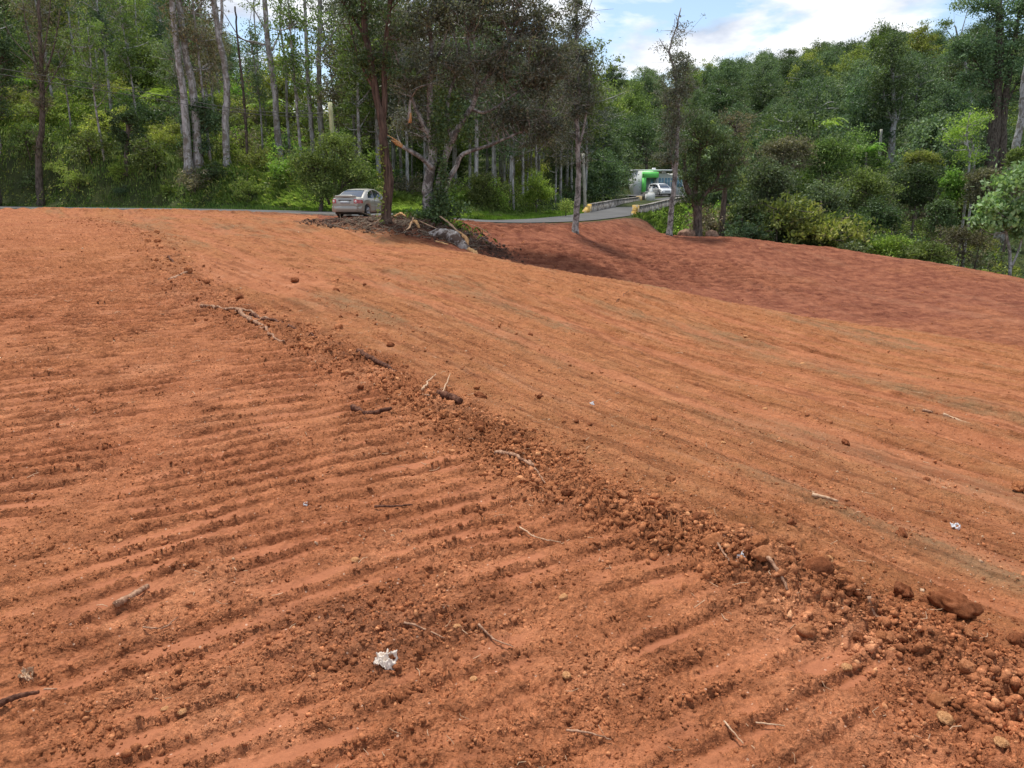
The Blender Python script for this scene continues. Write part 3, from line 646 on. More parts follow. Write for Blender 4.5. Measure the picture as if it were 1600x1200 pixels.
# big branching tree with mottled trunk
t, B, tm = T('spreading_tree', 'big spreading tree with white mottled trunk and a snapped limb', 'tree', 38,
  [([(672, 342), (669, 310), (668, 290), (675, 255), (676, 215), (672, 180), (672, 130), (674, 80), (668, 20)], .34, .08),
   ([(684, 345), (686, 300), (690, 270), (703, 225), (722, 190), (738, 165), (746, 130), (735, 100), (730, 50)], .26, .06),
   ([(690, 345), (697, 290), (712, 262), (725, 240), (770, 225), (815, 205), (850, 190)], .17, .04),
   ([(676, 262, -.3), (660, 248, -.5), (645, 238, -.7), (629, 229, -.8)], .13, .09),
   ([(672, 215), (650, 170), (632, 120), (612, 70)], .13, .04), ([(746, 140), (775, 100), (800, 50), (815, 0)], .10, .03), ([(735, 170), (760, 175), (800, 150), (840, 120)], .09, .03),
   ([(674, 110), (695, 60), (705, 0)], .09, .04), ([(703, 225), (700, 160), (715, 100), (708, 40)], .10, .03), ([(640, 190, -.6), (640, 170, -.6), (642, 150, -.6)], .1, .05)],
  [(640, 45, 62, 55), (700, 25, 70, 55), (770, 20, 75, 60), (835, 45, 62, 62), (650, 120, 48, 46, 0, .7), (715, 110, 52, 48, 0, .7), (780, 110, 62, 55), (845, 130, 48, 60), (800, 185, 62, 40, 0, .7), (870, 90, 32, 60, 0, .5), (745, -30, 110, 40, 0, 1.3), (640, 190, 30, 30, 1, .3), (850, 210, 38, 30, 0, .35)],
  leaf='leaf_gray', bark='bark_mottled', lsize=.15, ncl=74, per=64, cr=.48, twigs=2, br0=.035, nb=.6, aspect=.42)
a = P(629, 229, 37.2) - B; b = P(610, 218, 36.9) - B; sm = MB(); rr = np.random.default_rng(3)
sm.tube(spline([a + (a - b) * .05, (a + b) / 2, b], 7), [.09, .10, .09, .085, .06, .03, .01], 9, rough=.28, rng=rr)
sm.tube(spline([a, (a + b) / 2 + np.array([0, 0, .1]), b + np.array([-.15, 0, .22])], 5), [.06, .07, .05, .03, .01], 5, rough=.2, rng=rr); sm.build('broken_end', M['wood_split'], t)
a = P(640, 192, 37.4) - B; sm = MB(); sm.tube(spline([a, P(641, 180, 37.4) - B, P(640, 168, 37.4) - B], 6), [.09, .1, .09, .06, .04, .02], 6, rough=.2, rng=rr); sm.build('broken_end', M['wood_split'], t)
vm = MB(); rng = np.random.default_rng(8); pts = []
for (u, v, ru, rv, n) in ((688, 318, 15, 24, 1000), (692, 275, 8, 26, 420), (678, 200, 8, 40, 500), (694, 190, 9, 45, 600), (716, 165, 10, 25, 320), (702, 328, 30, 12, 700), (733, 205, 12, 16, 220), (666, 335, 18, 10, 400)):
    c = P(u, v, 37.6) - B; p = rng.standard_normal((n, 3)) * np.array([ru * .033, .35, rv * .033]) * .55; pts.append(c + p)
leaves(vm, np.concatenate(pts), .14, rng, aspect=.7, droop=.5); vm.build('climbing_vine', M['leaf_dark'], t)
# slim trees on the red slope
T('slender_tree', 'slim pale trunk standing alone on the red slope left of the road bend', 'tree', 44,
  [([(898, 372), (901, 330), (904, 280), (903, 230), (902, 180), (905, 120), (900, 60), (903, 0)], .21, .06), ([(903, 235), (912, 200), (918, 160), (922, 120)], .09, .03), ([(902, 180), (896, 140), (885, 90)], .07, .03), ([(903, 60), (915, 30), (925, 0)], .04, .02)],
  [(900, 40, 24, 34), (912, 88, 26, 28), (888, 100, 22, 36), (905, 135, 32, 34), (893, 175, 28, 30), (918, 168, 24, 26, 0, .7), (902, 5, 26, 24, 0, .7), (912, 222, 22, 32, 0, .35), (888, 222, 18, 26, 0, .3), (870, 150, 16, 22, 0, .35)], leaf='leaf_gray', bark='bark_mottled', lsize=.13, ncl=30, per=52, cr=.45, twigs=2, br0=.03)
T('slender_tree', 'tall pale trunk with wispy bare top beside the small bridge', 'tree', 51,
  [([(1046, 360), (1050, 320), (1056, 260), (1058, 215), (1060, 170), (1056, 120), (1046, 80), (1056, 45), (1064, 12)], .2, .03), ([(1054, 275), (1048, 240), (1050, 200)], .08, .03), ([(1046, 85), (1036, 70), (1030, 60)], .04, .015)],
  [(1058, 105, 26, 32), (1066, 140, 28, 30), (1048, 150, 24, 28), (1055, 185, 26, 26), (1045, 215, 18, 22, 0, .5), (1043, 248, 20, 18, 0, .6), (1068, 100, 18, 22, 0, .5), (1058, 225, 14, 20, 0, .3)], leaf='leaf_gray', bark='bark_mottled', lsize=.14, ncl=34, per=56, cr=.45, twigs=2, br0=.03)
T_ = ALLT[-1]; cm = MB(); rng = np.random.default_rng(12); B2 = np.array(T_.location)
p, cc = blob_pts(P(1065, 45, 51) - B2, (1.35, 1.0, 1.55), 26, 9, .35, rng); leaves(cm, p, .12, rng)
p2, cc2 = blob_pts(P(1033, 78, 51) - B2, (.6, .6, .6), 7, 16, .3, rng); leaves(cm, p2, .12, rng); cm.build('top_leaves', M['leaf_brown'], T_)
tw = MB()
for q in cc: a = P(1050 + 12 * rng.random(), 60 - 40 * rng.random(), 51) - B2; limb(a, q, .018, .006, rng, tw, sides=3)
tw.build('top_twigs', M['bark_grey'], T_)
# dark mango-like tree and neighbours
T('mango_tree', 'dark glossy broad tree with low forked trunk right of the bridge', 'tree', 53,
  [([(1090, 362), (1090, 335), (1083, 310), (1072, 290), (1070, 260)], .36, .12), ([(1091, 330), (1100, 305), (1118, 285), (1130, 250)], .2, .08), ([(1084, 315), (1090, 270), (1095, 220)], .2, .08)],
  [(1095, 195, 34, 26), (1112, 215, 38, 30), (1078, 235, 26, 32), (1120, 255, 42, 32), (1085, 280, 30, 28), (1130, 285, 26, 22, 0, .6), (1140, 235, 28, 26), (1082, 310, 20, 14, 0, .5)], leaf='leaf_dark', bark='bark_dark', lsize=.2, ncl=40, per=46, cr=.5, droop=1.2, aspect=.3, br0=.05)
T('leaning_tree', 'brown ragged tree with dark leaning trunk right of the dark broad tree', 'tree', 55,
  [([(1126, 366), (1130, 330), (1133, 295), (1142, 250), (1150, 200)], .25, .08), ([(1130, 330), (1137, 280), (1160, 230)], .12, .04)],
  [(1158, 200, 26, 24), (1150, 225, 30, 24, 0, .6), (1165, 250, 28, 26, 0, .6), (1135, 185, 18, 14, 0, .5)], leaf='leaf_brown', bark='bark_dark', lsize=.13, ncl=24, per=40, cr=.5, twigs=2)
T('round_tree', 'dark rounded tree left of the lime green entrance', 'tree', 92,
  [([(958, 312), (958, 295), (960, 275)], .35, .2)], [(920, 280, 18, 20), (938, 268, 20, 20), (950, 285, 13, 18), (932, 298, 22, 14), (914, 298, 14, 14)], leaf='leaf_dark', bark='bark_dark', lsize=.26, ncl=36, per=50, cr=.9, droop=.8)
T('dense_tree', 'dark tree crown rising behind the white house and the silver van', 'tree', 128, [([(1010, 300), (1010, 240)], .4, .2)], [(1000, 228, 40, 22), (960, 222, 36, 26), (1040, 236, 26, 22), (1000, 200, 36, 24)], leaf='leaf_dark', lsize=.4, ncl=40, per=50, cr=1.3)
# bushes near the car and verge
T('dense_bush', 'large dark green bush with layered foliage behind the parked sedan', 'bush', 51, [([(500, 325), (505, 290), (510, 260)], .16, .08), ([(530, 325), (535, 290), (545, 255)], .16, .08), ([(515, 320), (500, 270)], .1, .05)],
  [(500, 250, 34, 22), (540, 245, 42, 26), (565, 275, 26, 26), (485, 275, 28, 20), (525, 222, 26, 16), (530, 268, 36, 18), (475, 255, 18, 14), (575, 300, 18, 16, 0, .6), (505, 298, 34, 18, -.5, .8), (548, 300, 34, 16, 0, .7)], leaf='leaf_mid', lsize=.16, ncl=42, per=55, cr=.55, droop=.6, br0=.03)
T('round_bush', 'bright green rounded bush on the grass verge right of the mottled tree', 'bush', 58, [([(755, 318), (755, 300)], .08, .04)], [(750, 285, 22, 16), (768, 300, 22, 20), (742, 305, 16, 16), (760, 318, 24, 10)], leaf='leaf_mid', lsize=.16, ncl=36, per=50, cr=.5)
T('round_bush', 'small lime green bush midway between the mottled tree and the slim pale trunk', 'bush', 60, [([(838, 318), (838, 300)], .08, .04)], [(838, 285, 18, 18), (850, 302, 16, 16), (828, 305, 14, 14)], leaf='leaf_bright', lsize=.16, ncl=34, per=46, cr=.5)
T('low_bush', 'low brownish hedge bush at the road bend left of the slim pale trunk', 'bush', 58, [([(884, 332), (884, 322)], .05, .03)], [(884, 323, 12, 10)], leaf='leaf_yellow', lsize=.13, ncl=36, per=40, cr=.35)
# vine-hung stumps and trunks on the left bank
T('vine_stump', 'umbrella shaped stump draped with dark vines on the left bank', 'tree', 61, [([(197, 262), (198, 235), (200, 205), (200, 185)], .2, .15)],
  [(200, 183, 29, 15, 0, 1.4), (182, 205, 10, 22, 0, .5), (219, 207, 10, 22, 0, .5), (199, 222, 12, 20, 0, .6)], leaf='leaf_dark', lsize=.13, ncl=36, per=60, cr=.33, droop=1.2, aspect=.75)
T('vine_stump', 'broken trunk hung with vines below the twin grey trunks', 'tree', 61, [([(312, 285), (312, 240), (308, 200), (306, 170)], .3, .22)],
  [(300, 180, 24, 18), (325, 185, 20, 16), (300, 210, 20, 24, 0, .8), (312, 165, 22, 9, 0, .8), (322, 225, 13, 26, 0, .5), (296, 245, 14, 24, 0, .4)], leaf='leaf_blue', bark='bark_red', lsize=.22, ncl=22, per=44, cr=.5, droop=1.0, aspect=.55)
T('vine_covered_tree', 'dark vine covered trunk with bare grey boughs at the far left', 'tree', 61.5,
  [([(55, 272), (60, 240), (66, 200), (66, 150), (64, 100), (62, 40), (60, -20)], .28, .1), ([(66, 130), (85, 70), (95, 10)], .09, .03), ([(65, 120), (45, 60), (35, 0)], .09, .03), ([(66, 110), (20, 60), (5, 30)], .05, .02), ([(66, 100), (75, 40), (80, -10)], .07, .03), ([(66, 150), (100, 90), (118, 50)], .05, .02), ([(66, 140), (40, 100), (15, 80)], .04, .02)],
  [(66, 115, 18, 34), (64, 160, 14, 26), (60, 235, 10, 22, 0, .4), (60, 60, 24, 30, 0, .4)], leaf='leaf_brown', bark='bark_dark', lsize=.13, ncl=30, per=45, cr=.36, twigs=3, br0=.025)
T('leafy_tree', 'dark leafy tree cut by the left edge of the photo', 'tree', 62, [([(-12, 280), (-8, 200), (-4, 100)], .25, .1)], [(0, 75, 22, 30), (5, 120, 26, 26), (-5, 160, 26, 24), (15, 95, 16, 16), (0, 20, 16, 24, 0, .4)], leaf='leaf_dark', lsize=.18, ncl=28, per=46, cr=.5)
# pale standing trunks, left hill
def pole_tree(label, Y, paths, blobs=(), leaf='leaf_mid', bark='bark_pale', **k):
    kk = dict(lsize=.2, ncl=12, per=26, cr=.7, twigs=1, br0=.05); kk.update(k)
    return T('pale_trunk_tree', label, 'tree', Y, paths, blobs, leaf=leaf, bark=bark, group='pale trunked trees on the left bank', **kk)
pole_tree('left stem of the twin thick grey trunks, ending above the vines', 60, [([(292, 240), (288, 160), (280, 100), (274, 50), (266, -25)], .30, .2)], [(262, -10, 30, 14)])
pole_tree('right stem of the twin thick grey trunks, touching its neighbour', 60.6, [([(308, 240), (303, 150), (292, 95), (285, 45), (276, -25)], .32, .22)], [(300, -12, 30, 14)])
pole_tree('smooth grey trunk with a slight bend, right of the twin trunks', 61, [([(352, 232), (352, 190), (355, 140), (349, 90), (340, 45), (331, -25)], .29, .19), ([(344, 60), (347, 20), (345, -20)], .12, .1)], [(340, -15, 30, 12)])
pole_tree('thin dark snag with peeling bark between two thick grey trunks', 62, [([(385, 235), (383, 180), (378, 120), (371, 60), (367, 10)], .13, .06), ([(370, 57), (390, 66), (412, 72)], .06, .03)], [(383, 150, 8, 40, 0, .5)], bark='bark_dark', leaf='leaf_brown')
pole_tree('tall pale trunk with a long bare limb crossing the sky', 64, [([(440, 245), (432, 195), (430, 150), (422, 90), (417, 50), (413, -25)], .28, .18), ([(421, 72), (400, 66), (375, 58), (350, 20)], .08, .03), ([(425, 80), (440, 40), (447, -10)], .07, .03), ([(420, 60), (400, 20), (378, -10)], .06, .03)], [(400, 10, 26, 16, 0, .4), (447, 0, 18, 14, 0, .3)], bark='bark_pale')
pole_tree('slim straight pale trunk just right of the trunk with the bare limb', 68, [([(452, 228), (449, 180), (446, 100), (438, 40), (440, -20)], .13, .07), ([(445, 90), (435, 60), (432, 20)], .05, .02)], [(440, 20, 14, 30, 0, .5)])
pole_tree('forked grey trunk with drooping side limbs in front of the bright sky', 66, [([(489, 230), (485, 180), (481, 120), (478, 60), (476, -20)], .21, .12), ([(480, 105), (462, 80), (440, 40)], .08, .03), ([(484, 165), (470, 160), (458, 130)], .06, .03)], [(470, 30, 20, 26, 0, .6)])
pole_tree('grey trunk spreading into a Y shaped top left of the pale post', 67, [([(502, 225), (500, 170), (498, 100), (499, 50), (500, -20)], .26, .16), ([(499, 90), (515, 60), (535, 30), (545, -10)], .11, .05), ([(499, 45), (520, 20), (530, -10)], .08, .04)], [(520, 20, 26, 20), (490, 10, 20, 20, 0, .7), (540, 10, 20, 18, 0, .8)], leaf='leaf_gray', per=40)
for i, (u, lab) in enumerate(((318, 'thin crooked trunk between the twin trunks and the bent grey one'), (150, 'thin grey sapling with few leaves on the upper left slope'), (126, 'slim grey trunk high on the far left slope'), (215, 'hair thin pale trunk half hidden by scrub above the umbrella shaped stump'), (400, 'thin trunk in the scrub between the dark snag and the tall pale trunk'))):
    Yt = 78 + 5 * i; vb = 190 - 8 * i; pole_tree(lab, Yt, [([(u + 6, vb), (u + 3, vb - 60), (u - 2, vb - 120), (u - 4, vb - 190)], .15, .06), ([(u + 1, vb - 90), (u + 14, vb - 140)], .05, .02)], [(u, vb - 130, 15, 30, 0, .8)], leaf='leaf_brown' if i % 2 else 'leaf_mid')
# trees of the right side
T('tall_dark_tree', 'tall dark tree with pale bare trunk standing above the shrubs beside the grey pole', 'tree', 108, [([(1393, 248), (1394, 215), (1397, 185), (1395, 130), (1393, 80)], .55, .15), ([(1396, 200), (1404, 180), (1410, 150)], .2, .08), ([(1395, 190), (1386, 170), (1380, 140)], .2, .08)],
  [(1393, 95, 30, 30), (1378, 130, 24, 30), (1405, 130, 24, 30), (1390, 165, 26, 22), (1398, 70, 16, 16)], leaf='leaf_dark', bark='bark_pale', lsize=.32, ncl=40, per=50, cr=1.1)
T('bushy_tree', 'nearly black round tree right of the tall dark tree', 'tree', 88, [([(1452, 285), (1452, 250), (1455, 215)], .3, .15)], [(1460, 205, 22, 18), (1448, 225, 28, 22), (1432, 240, 20, 18), (1470, 225, 18, 22), (1450, 262, 28, 20)], leaf='leaf_dark', lsize=.26, ncl=40, per=50, cr=.8)
T('giant_tree', 'thick dark double trunk with high feathery crown at the upper right', 'tree', 86, [([(1553, 265), (1552, 220), (1556, 170), (1560, 110), (1562, 50), (1560, -20)], .75, .3), ([(1566, 262), (1565, 215), (1570, 160), (1580, 100), (1590, 30)], .6, .2), ([(1558, 150), (1535, 110), (1510, 80)], .15, .05), ([(1570, 165), (1595, 120), (1620, 90)], .15, .06)],
  [(1560, 30, 46, 34), (1530, 80, 40, 30), (1590, 70, 40, 34), (1515, 120, 28, 26, 0, .6), (1560, 115, 36, 30, 0, .8), (1600, 125, 34, 30), (1600, 10, 40, 30), (1540, 5, 30, 20, 0, .7), (1505, 75, 18, 16, 0, .6), (1545, 160, 24, 18, 0, .4)], leaf='leaf_blue', bark='bark_dark', lsize=.28, ncl=44, per=60, cr=.95, twigs=1)
T('leaning_pale_tree', 'pale leaning trunk in front of the house at the right edge', 'tree', 78, [([(1578, 262), (1588, 225), (1597, 180), (1600, 130), (1612, 60)], .42, .25)], [(1625, 60, 30, 30)], leaf='leaf_blue', bark='bark_pale', lsize=.26, ncl=20, per=40, cr=.8)
T('wispy_tree', 'wispy flat topped tree against the clouds at the upper right', 'tree', 120, [([(1530, 190), (1512, 120), (1500, 70), (1492, 40)], .3, .08), ([(1503, 80), (1478, 45)], .12, .05), ([(1500, 60), (1512, 15)], .1, .04), ([(1506, 90), (1528, 50)], .1, .04)], [(1476, 38, 16, 7, 0, .7), (1500, 10, 20, 8, 0, .6), (1512, 0, 24, 7, 0, .6), (1495, 60, 14, 8, 0, .4)], leaf='leaf_mid', bark='bark_pale', lsize=.3, ncl=16, per=40, cr=.9, twigs=1)
for i, (u, vb, vt, lab) in enumerate(((1512, 315, 175, 'slim pale trunk with yellow green leaves, left one of the pair above the green clearing'), (1520, 318, 190, 'slim pale trunk with yellow green leaves, right one of the pair above the green clearing'))):
    T('sapling', lab, 'tree', 72 + 2 * i, [([(u, vb), (u + 2, vb - 50), (u - 2, vb - 100), (u + 4, vt)], .13, .05), ([(u, vb - 60), (u + 10, vb - 90)], .06, .03)], [(u - 18, 205, 24, 22), (u + 8, 190, 24, 22), (u - 5, 240, 24, 16, 0, .7)], leaf='leaf_bright', bark='bark_pale', lsize=.22, ncl=22, per=26, cr=.7, group='pair of slim saplings')
T('big_leaved_tree', 'pale green big leaved tree at the right edge above the red slope', 'tree', 50, [([(1580, 440), (1578, 400), (1572, 360), (1575, 320)], .13, .07), ([(1580, 420), (1595, 380), (1605, 330)], .08, .04)],
  [(1580, 292, 30, 18), (1600, 275, 24, 18), (1555, 318, 22, 16), (1590, 325, 28, 18), (1570, 350, 28, 18, 0, .8), (1600, 360, 22, 20), (1540, 340, 18, 16, 0, .8)], leaf='leaf_pale', bark='bark_pale', lsize=.32, ncl=34, per=24, cr=.5, droop=.4, aspect=.62)
T('vine_thicket', 'dark tangle of vines hanging left of the pale green big leaved tree', 'bush', 52, [([(1500, 425), (1505, 390), (1500, 365)], .07, .04), ([(1520, 428), (1530, 385)], .06, .03), ([(1485, 418), (1492, 385)], .05, .03)],
  [(1495, 365, 32, 16), (1525, 375, 28, 20), (1480, 385, 22, 18, 0, .7), (1510, 400, 40, 20, 0, .5)], leaf='leaf_brown', lsize=.15, ncl=40, per=44, cr=.5, twigs=1, droop=.8)
for (u, v, ru, rv, Y, leaf, lab) in (
    (1205, 290, 48, 40, 58, 'leaf_blue', 'broad shrub with pale flecks directly behind the red slope, right of the ragged brown tree'),
    (1285, 320, 42, 44, 57, 'leaf_blue', 'tall dark green shrub behind the middle of the far soil edge'),
    (1265, 350, 34, 26, 55, 'leaf_mid', 'low shrub with grey stems leaning over the soil edge'),
    (1350, 300, 52, 42, 66, 'leaf_mid', 'rounded mid green tree crown in the hollow behind the soil edge'),
    (1375, 345, 46, 36, 62, 'leaf_dark', 'dark rounded shrub low in the hollow below the tall dark tree'),
    (1430, 285, 44, 30, 72, 'leaf_dark', 'dark glossy crown below the nearly black round tree'),
    (1492, 285, 22, 20, 70, 'leaf_bright', 'bright lime green shrub left of the slim pale pair'),
    (1230, 235, 44, 20, 74, 'leaf_brown', 'rusty brown shrub crown above the pale flecked shrub'),
    (1290, 240, 50, 26, 78, 'leaf_mid', 'green shrub below the feathery palm'),
    (1395, 385, 34, 14, 53, 'leaf_bright', 'low bright fern like shrub at the foot of the green clearing'),
    (1440, 250, 30, 14, 82, 'leaf_yellow', 'yellowish shrub between the tall dark tree and the nearly black tree'),
    (1470, 330, 22, 20, 60, 'leaf_dark', 'small dark shrub in the middle of the green clearing'),
    (1540, 285, 34, 26, 68, 'leaf_brown', 'scrubby brownish bush below the thick double trunk'),
    (1590, 245, 16, 12, 74, 'leaf_mid', 'small bush in front of the grey house wall'),
    (1330, 395, 20, 14, 50.5, 'leaf_dark', 'dark low bush spilling over the soil edge'),
    (1450, 395, 36, 14, 51, 'leaf_mid', 'low weedy bush along the soil edge before the vine tangle'),
    (1165, 340, 24, 28, 56, 'leaf_dark', 'dark scrub filling the gap right of the leaning dark trunk'),
    (1225, 345, 40, 22, 56, 'leaf_dark', 'dark underbrush at the soil edge below the pale flecked shrub')):
    T('leafy_shrub', lab, 'shrub', Y, [([(u, v + rv * 1.3), (u + 3, v + rv * .4), (u, v)], .12, .06), ([(u + 4, v + rv * 1.2), (u + ru * .4, v)], .07, .03)],
      [(u - ru * .4, v - rv * .1, ru * .6, rv * .6), (u + ru * .4, v - rv * .2, ru * .55, rv * .55), (u, v + rv * .4, ru * .8, rv * .6), (u, v - rv * .45, ru * .5, rv * .5), (u - ru * .3, v + rv * .95, ru * .7, rv * .5, 0, .8), (u + ru * .4, v + rv * 1.0, ru * .6, rv * .45, 0, .7)], leaf=leaf, lsize=.11 + Y * .0016, ncl=int(16 + ru * .5), per=44, cr=.3 + ru * .009, twigs=1, br0=.03, droop=.4)
# palms
def frond(mb, a, az, L_, lift, rng, leaf=.5, n=18):
    d = np.array([math.cos(az), math.sin(az), 0]); t = np.linspace(0, 1, n)[:, None]
    pts = a + d * L_ * (t * .95) + np.array([0, 0, 1]) * L_ * (lift * t - (.35 + lift * .55) * t * t)
    mb.tube(pts, np.linspace(.03, .006, n), 3, cap=False); side = np.cross(d, [0, 0, 1])
    V = []
    for i in range(2, n):
        for s in (-1, 1):
            for q in range(2):
                p = pts[i] + (pts[i] - pts[i - 1]) * q * .5; l = leaf * math.sin(math.pi * (.12 + .8 * i / n)) * rng.uniform(.8, 1.1); tip = p + side * s * l * .8 + d * l * .5 - np.array([0, 0, l * rng.uniform(.1, .45)])
                wv = d * .05 * L_ / 2; V.append([p, p * .5 + tip * .5 + wv, tip, p * .5 + tip * .5 - wv])
    V = np.array(V).reshape(-1, 3); mb.add(V, np.arange(len(V)).reshape(-1, 4))
def palm(label, u, v, Y, L_, nf, h, mat='leaf_bright', up=.7, seed=1):
    rng = np.random.default_rng(seed); c = P(u, v, Y); zb = Hs(c[0], Y); zb = min(zb, c[2] - .5); t = thing('palm', label, 'palm', (c[0], Y, zb)); tm = MB(); hh = c[2] - zb
    tm.tube(spline([(0, 0, -.3), (.1, 0, hh * .5), (0, 0, hh)], 8), np.linspace(.2, .13, 8), 8); tm.build('trunk', M['bark_grey'], t, True)
    fm = MB()
    for i in range(nf): frond(fm, np.array([0, 0, hh]), i * 2.4 + rng.uniform(-.2, .2), L_ * rng.uniform(.8, 1.1), up * rng.uniform(.5, 1.5), rng, leaf=L_ * .28)
    fm.build('fronds', M[mat], t)
palm('yellow green feathery palm rising out of the shrubs on the right hillside', 1280, 200, 96, 3.0, 15, 4, up=1.0, seed=2)
palm('small bright palm tuft left of the grey pole', 1354, 238, 92, 2.1, 11, 3, up=1.1, seed=3)
palm('yellowish fan of fronds in the scrub left of the twin grey trunks', 262, 150, 78, 3.0, 12, 3, up=.6, seed=4)
palm('pale green palm behind the slender trunks at the left hill foot', 412, 168, 82, 2.2, 12, 3, up=1.0, seed=5)
palm('pale fronds low in the dark woods above the twisted tree', 498, 190, 88, 1.8, 10, 3, mat='leaf_mid', seed=6)

# ------------------------------------------------------------------ prototypes and copies for woods and hillsides
def proto(name, label, cat, h, r, trunk_r, leaf, bark, ncl, per, cr, ls, blobs=None, seed=1, group=None, bare=.4, twigs=0, droop=.3):
    rng = np.random.default_rng(seed); t = thing(name, label, cat, (0, 0, -500), group=group); tm = MB()
    s_ = spline([(0, 0, -.6), (rng.uniform(-.2, .2), rng.uniform(-.2, .2), h * .4), (rng.uniform(-.4, .4), rng.uniform(-.4, .4), h * .85)], 8); tm.tube(s_, np.linspace(trunk_r, trunk_r * .35, 8), 7, rough=.05, rng=rng)
    cm = MB()
    for (x, y, z, rx, rz, k) in blobs:
        p, cc = blob_pts((x * r, y * r, z * h), (rx * r, rx * r, rz * h), max(2, int(ncl * k)), per, cr, rng); leaves(cm, p, ls, rng, droop=droop)
        for q in cc[:max(1, int(len(cc) * bare))]:
            d = np.linalg.norm(s_ - q, axis=1) + np.maximum(0, s_[:, 2] - q[2]) * 2; j = int(np.argmin(d)); limb(s_[j], q, trunk_r * .35, .02, rng, tm, sides=4)
            for _ in range(twigs): limb(q, q + rng.standard_normal(3) * cr, .02, .008, rng, tm, sides=3, n=3)
    tm.build('trunk', M[bark], t, True); cm.build('crown', M[leaf], t); return t
BR = [(0, 0, .3, .8, .2, .9), (.5, -.3, .35, .5, .18, .5), (-.5, .2, .38, .5, .18, .5), (0, 0, .72, .62, .25, 1), (.4, .1, .6, .5, .2, .7), (-.4, .2, .62, .5, .2, .7), (.05, -.45, .58, .5, .2, .7), (0, .4, .55, .5, .2, .6), (-.1, 0, .88, .35, .12, .4), (.2, -.2, .4, .5, .15, .4)]
BL = [(0, 0, .8, .8, .16, 1), (.3, 0, .62, .6, .14, .6), (-.35, .1, .55, .5, .12, .5), (0, -.2, .45, .45, .1, .3)]
BS = [(0, 0, .5, .75, .42, 1), (.5, .1, .4, .5, .34, .6), (-.5, .2, .42, .5, .34, .6), (0, -.5, .35, .5, .3, .6), (.1, .5, .4, .5, .3, .5)]
HG = 'trees covering the far hillsides'
PB = [proto('broadleaf_tree', 'broadleaf tree, one of many packed over the green hillsides', 'tree', 9, 4.4, .25, lf, 'bark_pale', 26, 56, 1.05, .34, BR, seed=20 + i, group=HG, bare=.25) for i, lf in enumerate(('leaf_dark', 'leaf_blue', 'leaf_mid', 'leaf_dark', 'leaf_yellow', 'leaf_blue'))]
SG = 'slim trees in the wood behind the road'
PS = [proto('slim_tree', 'slim tree with thin pale trunk in the wood behind the road', 'tree', 15, 3.0, .15, lf, 'bark_pale', 34, 46, .85, .26, BL, seed=40 + i, group=SG, bare=.5, twigs=1) for i, lf in enumerate(('leaf_gray', 'leaf_mid', 'leaf_brown', 'leaf_blue'))]
UG = 'scrub bushes on the slope left of the car'
PU = [proto('scrub_bush', 'scrub bush on the overgrown slope behind the road verge', 'bush', 2.8, 2.0, .06, lf, 'bark_dark', 24, 34, .42, .2, BS, seed=60 + i, group=UG, bare=.3, twigs=1) for i, lf in enumerate(('leaf_mid', 'leaf_yellow', 'leaf_dark', 'leaf_brown', 'leaf_bright', 'leaf_blue'))]
used = set()
LEAFW = {'leaf_pale': 'pale green', 'leaf_dark': 'dark green', 'leaf_blue': 'cool green', 'leaf_mid': 'mid green', 'leaf_yellow': 'yellowish green', 'leaf_gray': 'grey green', 'leaf_brown': 'brownish', 'leaf_bright': 'bright green'}
def put(pr, x, y, sc, rz, sz=1.):
    o = pr if pr.name not in used else copy_tree(pr); used.add(pr.name)
    k = LEAFW[[c for c in pr.children if c.name.startswith('crown')][0].data.materials[0]['key']]; u = proj((x, y, Hs(x, y)))[0]
    if pr['category'] == 'bush': o['label'] = k + ' scrub bush ' + ('on the overgrown bank left of the car' if u < 560 else 'low in the wood behind the mottled tree' if u < 1000 else 'on the right hillside behind the red slope') + (', low' if y < 75 else ', higher up')
    elif 'slim' in pr.name: o['label'] = k + ' slim pale trunked tree ' + ('on the left bank behind the grey trunks' if u < 560 else 'in the wood right of the parked sedan') + (', front rows' if y < 80 else ', back rows')
    else: o['label'] = k + ' broadleaf tree ' + ('on the left hillside' if u < 560 else 'on the hill behind the mottled tree' if u < 900 else 'on the hillside above the white house' if u < 1200 else 'on the right hillside') + (', low down' if y < 120 else ', halfway up' if y < 180 else ', near the ridge')
    o.location = (x, y, Hs(x, y) - .1 * sc); o.rotation_euler = (0, 0, rz); o.scale = (sc, sc, sc * sz); return o
rs_ = random.Random(11)
def clear(x, y, m=0):
    """keep off the road, the lot, the house and its drive"""
    xa, ya = np.array([x]), np.array([y])
    if soilmask(xa, ya)[0] > -1.0 - m: return False
    if y < 130 and road_dist(xa, ya)[0][0] < 4.5 + m: return False
    if 15 < x < 36 and 100 < y < 131: return False
    if 74 < x * .98 < 100 and 90 < y < 104 and False: return False
    return True
def scatter(protos, n, reg, dmin, sc, wt=None, sz=(.85, 1.2), m=0, cond=None):
    pts = []; tries = 0
    while len(pts) < n and tries < n * 60:
        tries += 1; u = rs_.uniform(reg[0], reg[1]); Y = reg[2] * (reg[3] / reg[2]) ** rs_.random(); x = Xof(u, Y)
        d = dmin * (1 + (Y / 260))
        if any((x - a) ** 2 + (Y - b) ** 2 < d * d for a, b in pts): continue
        if not clear(x, Y, m) or (cond and not cond(x, Y, u)): continue
        pts.append((x, Y)); put(rs_.choices(protos, wt)[0], x, Y, rs_.uniform(*sc), rs_.uniform(0, 6.28), rs_.uniform(*sz))
    return pts
grassy = lambda x, Y, u: not (945 < u < 1100 and Y < 122) and not (890 < u < 1060 and Y > 200) and not (1440 < u < 1540 and Y < 84) and not (1350 < u < 1430 and Y < 108) and not (1545 < u < 1660 and 70 < Y < 98)
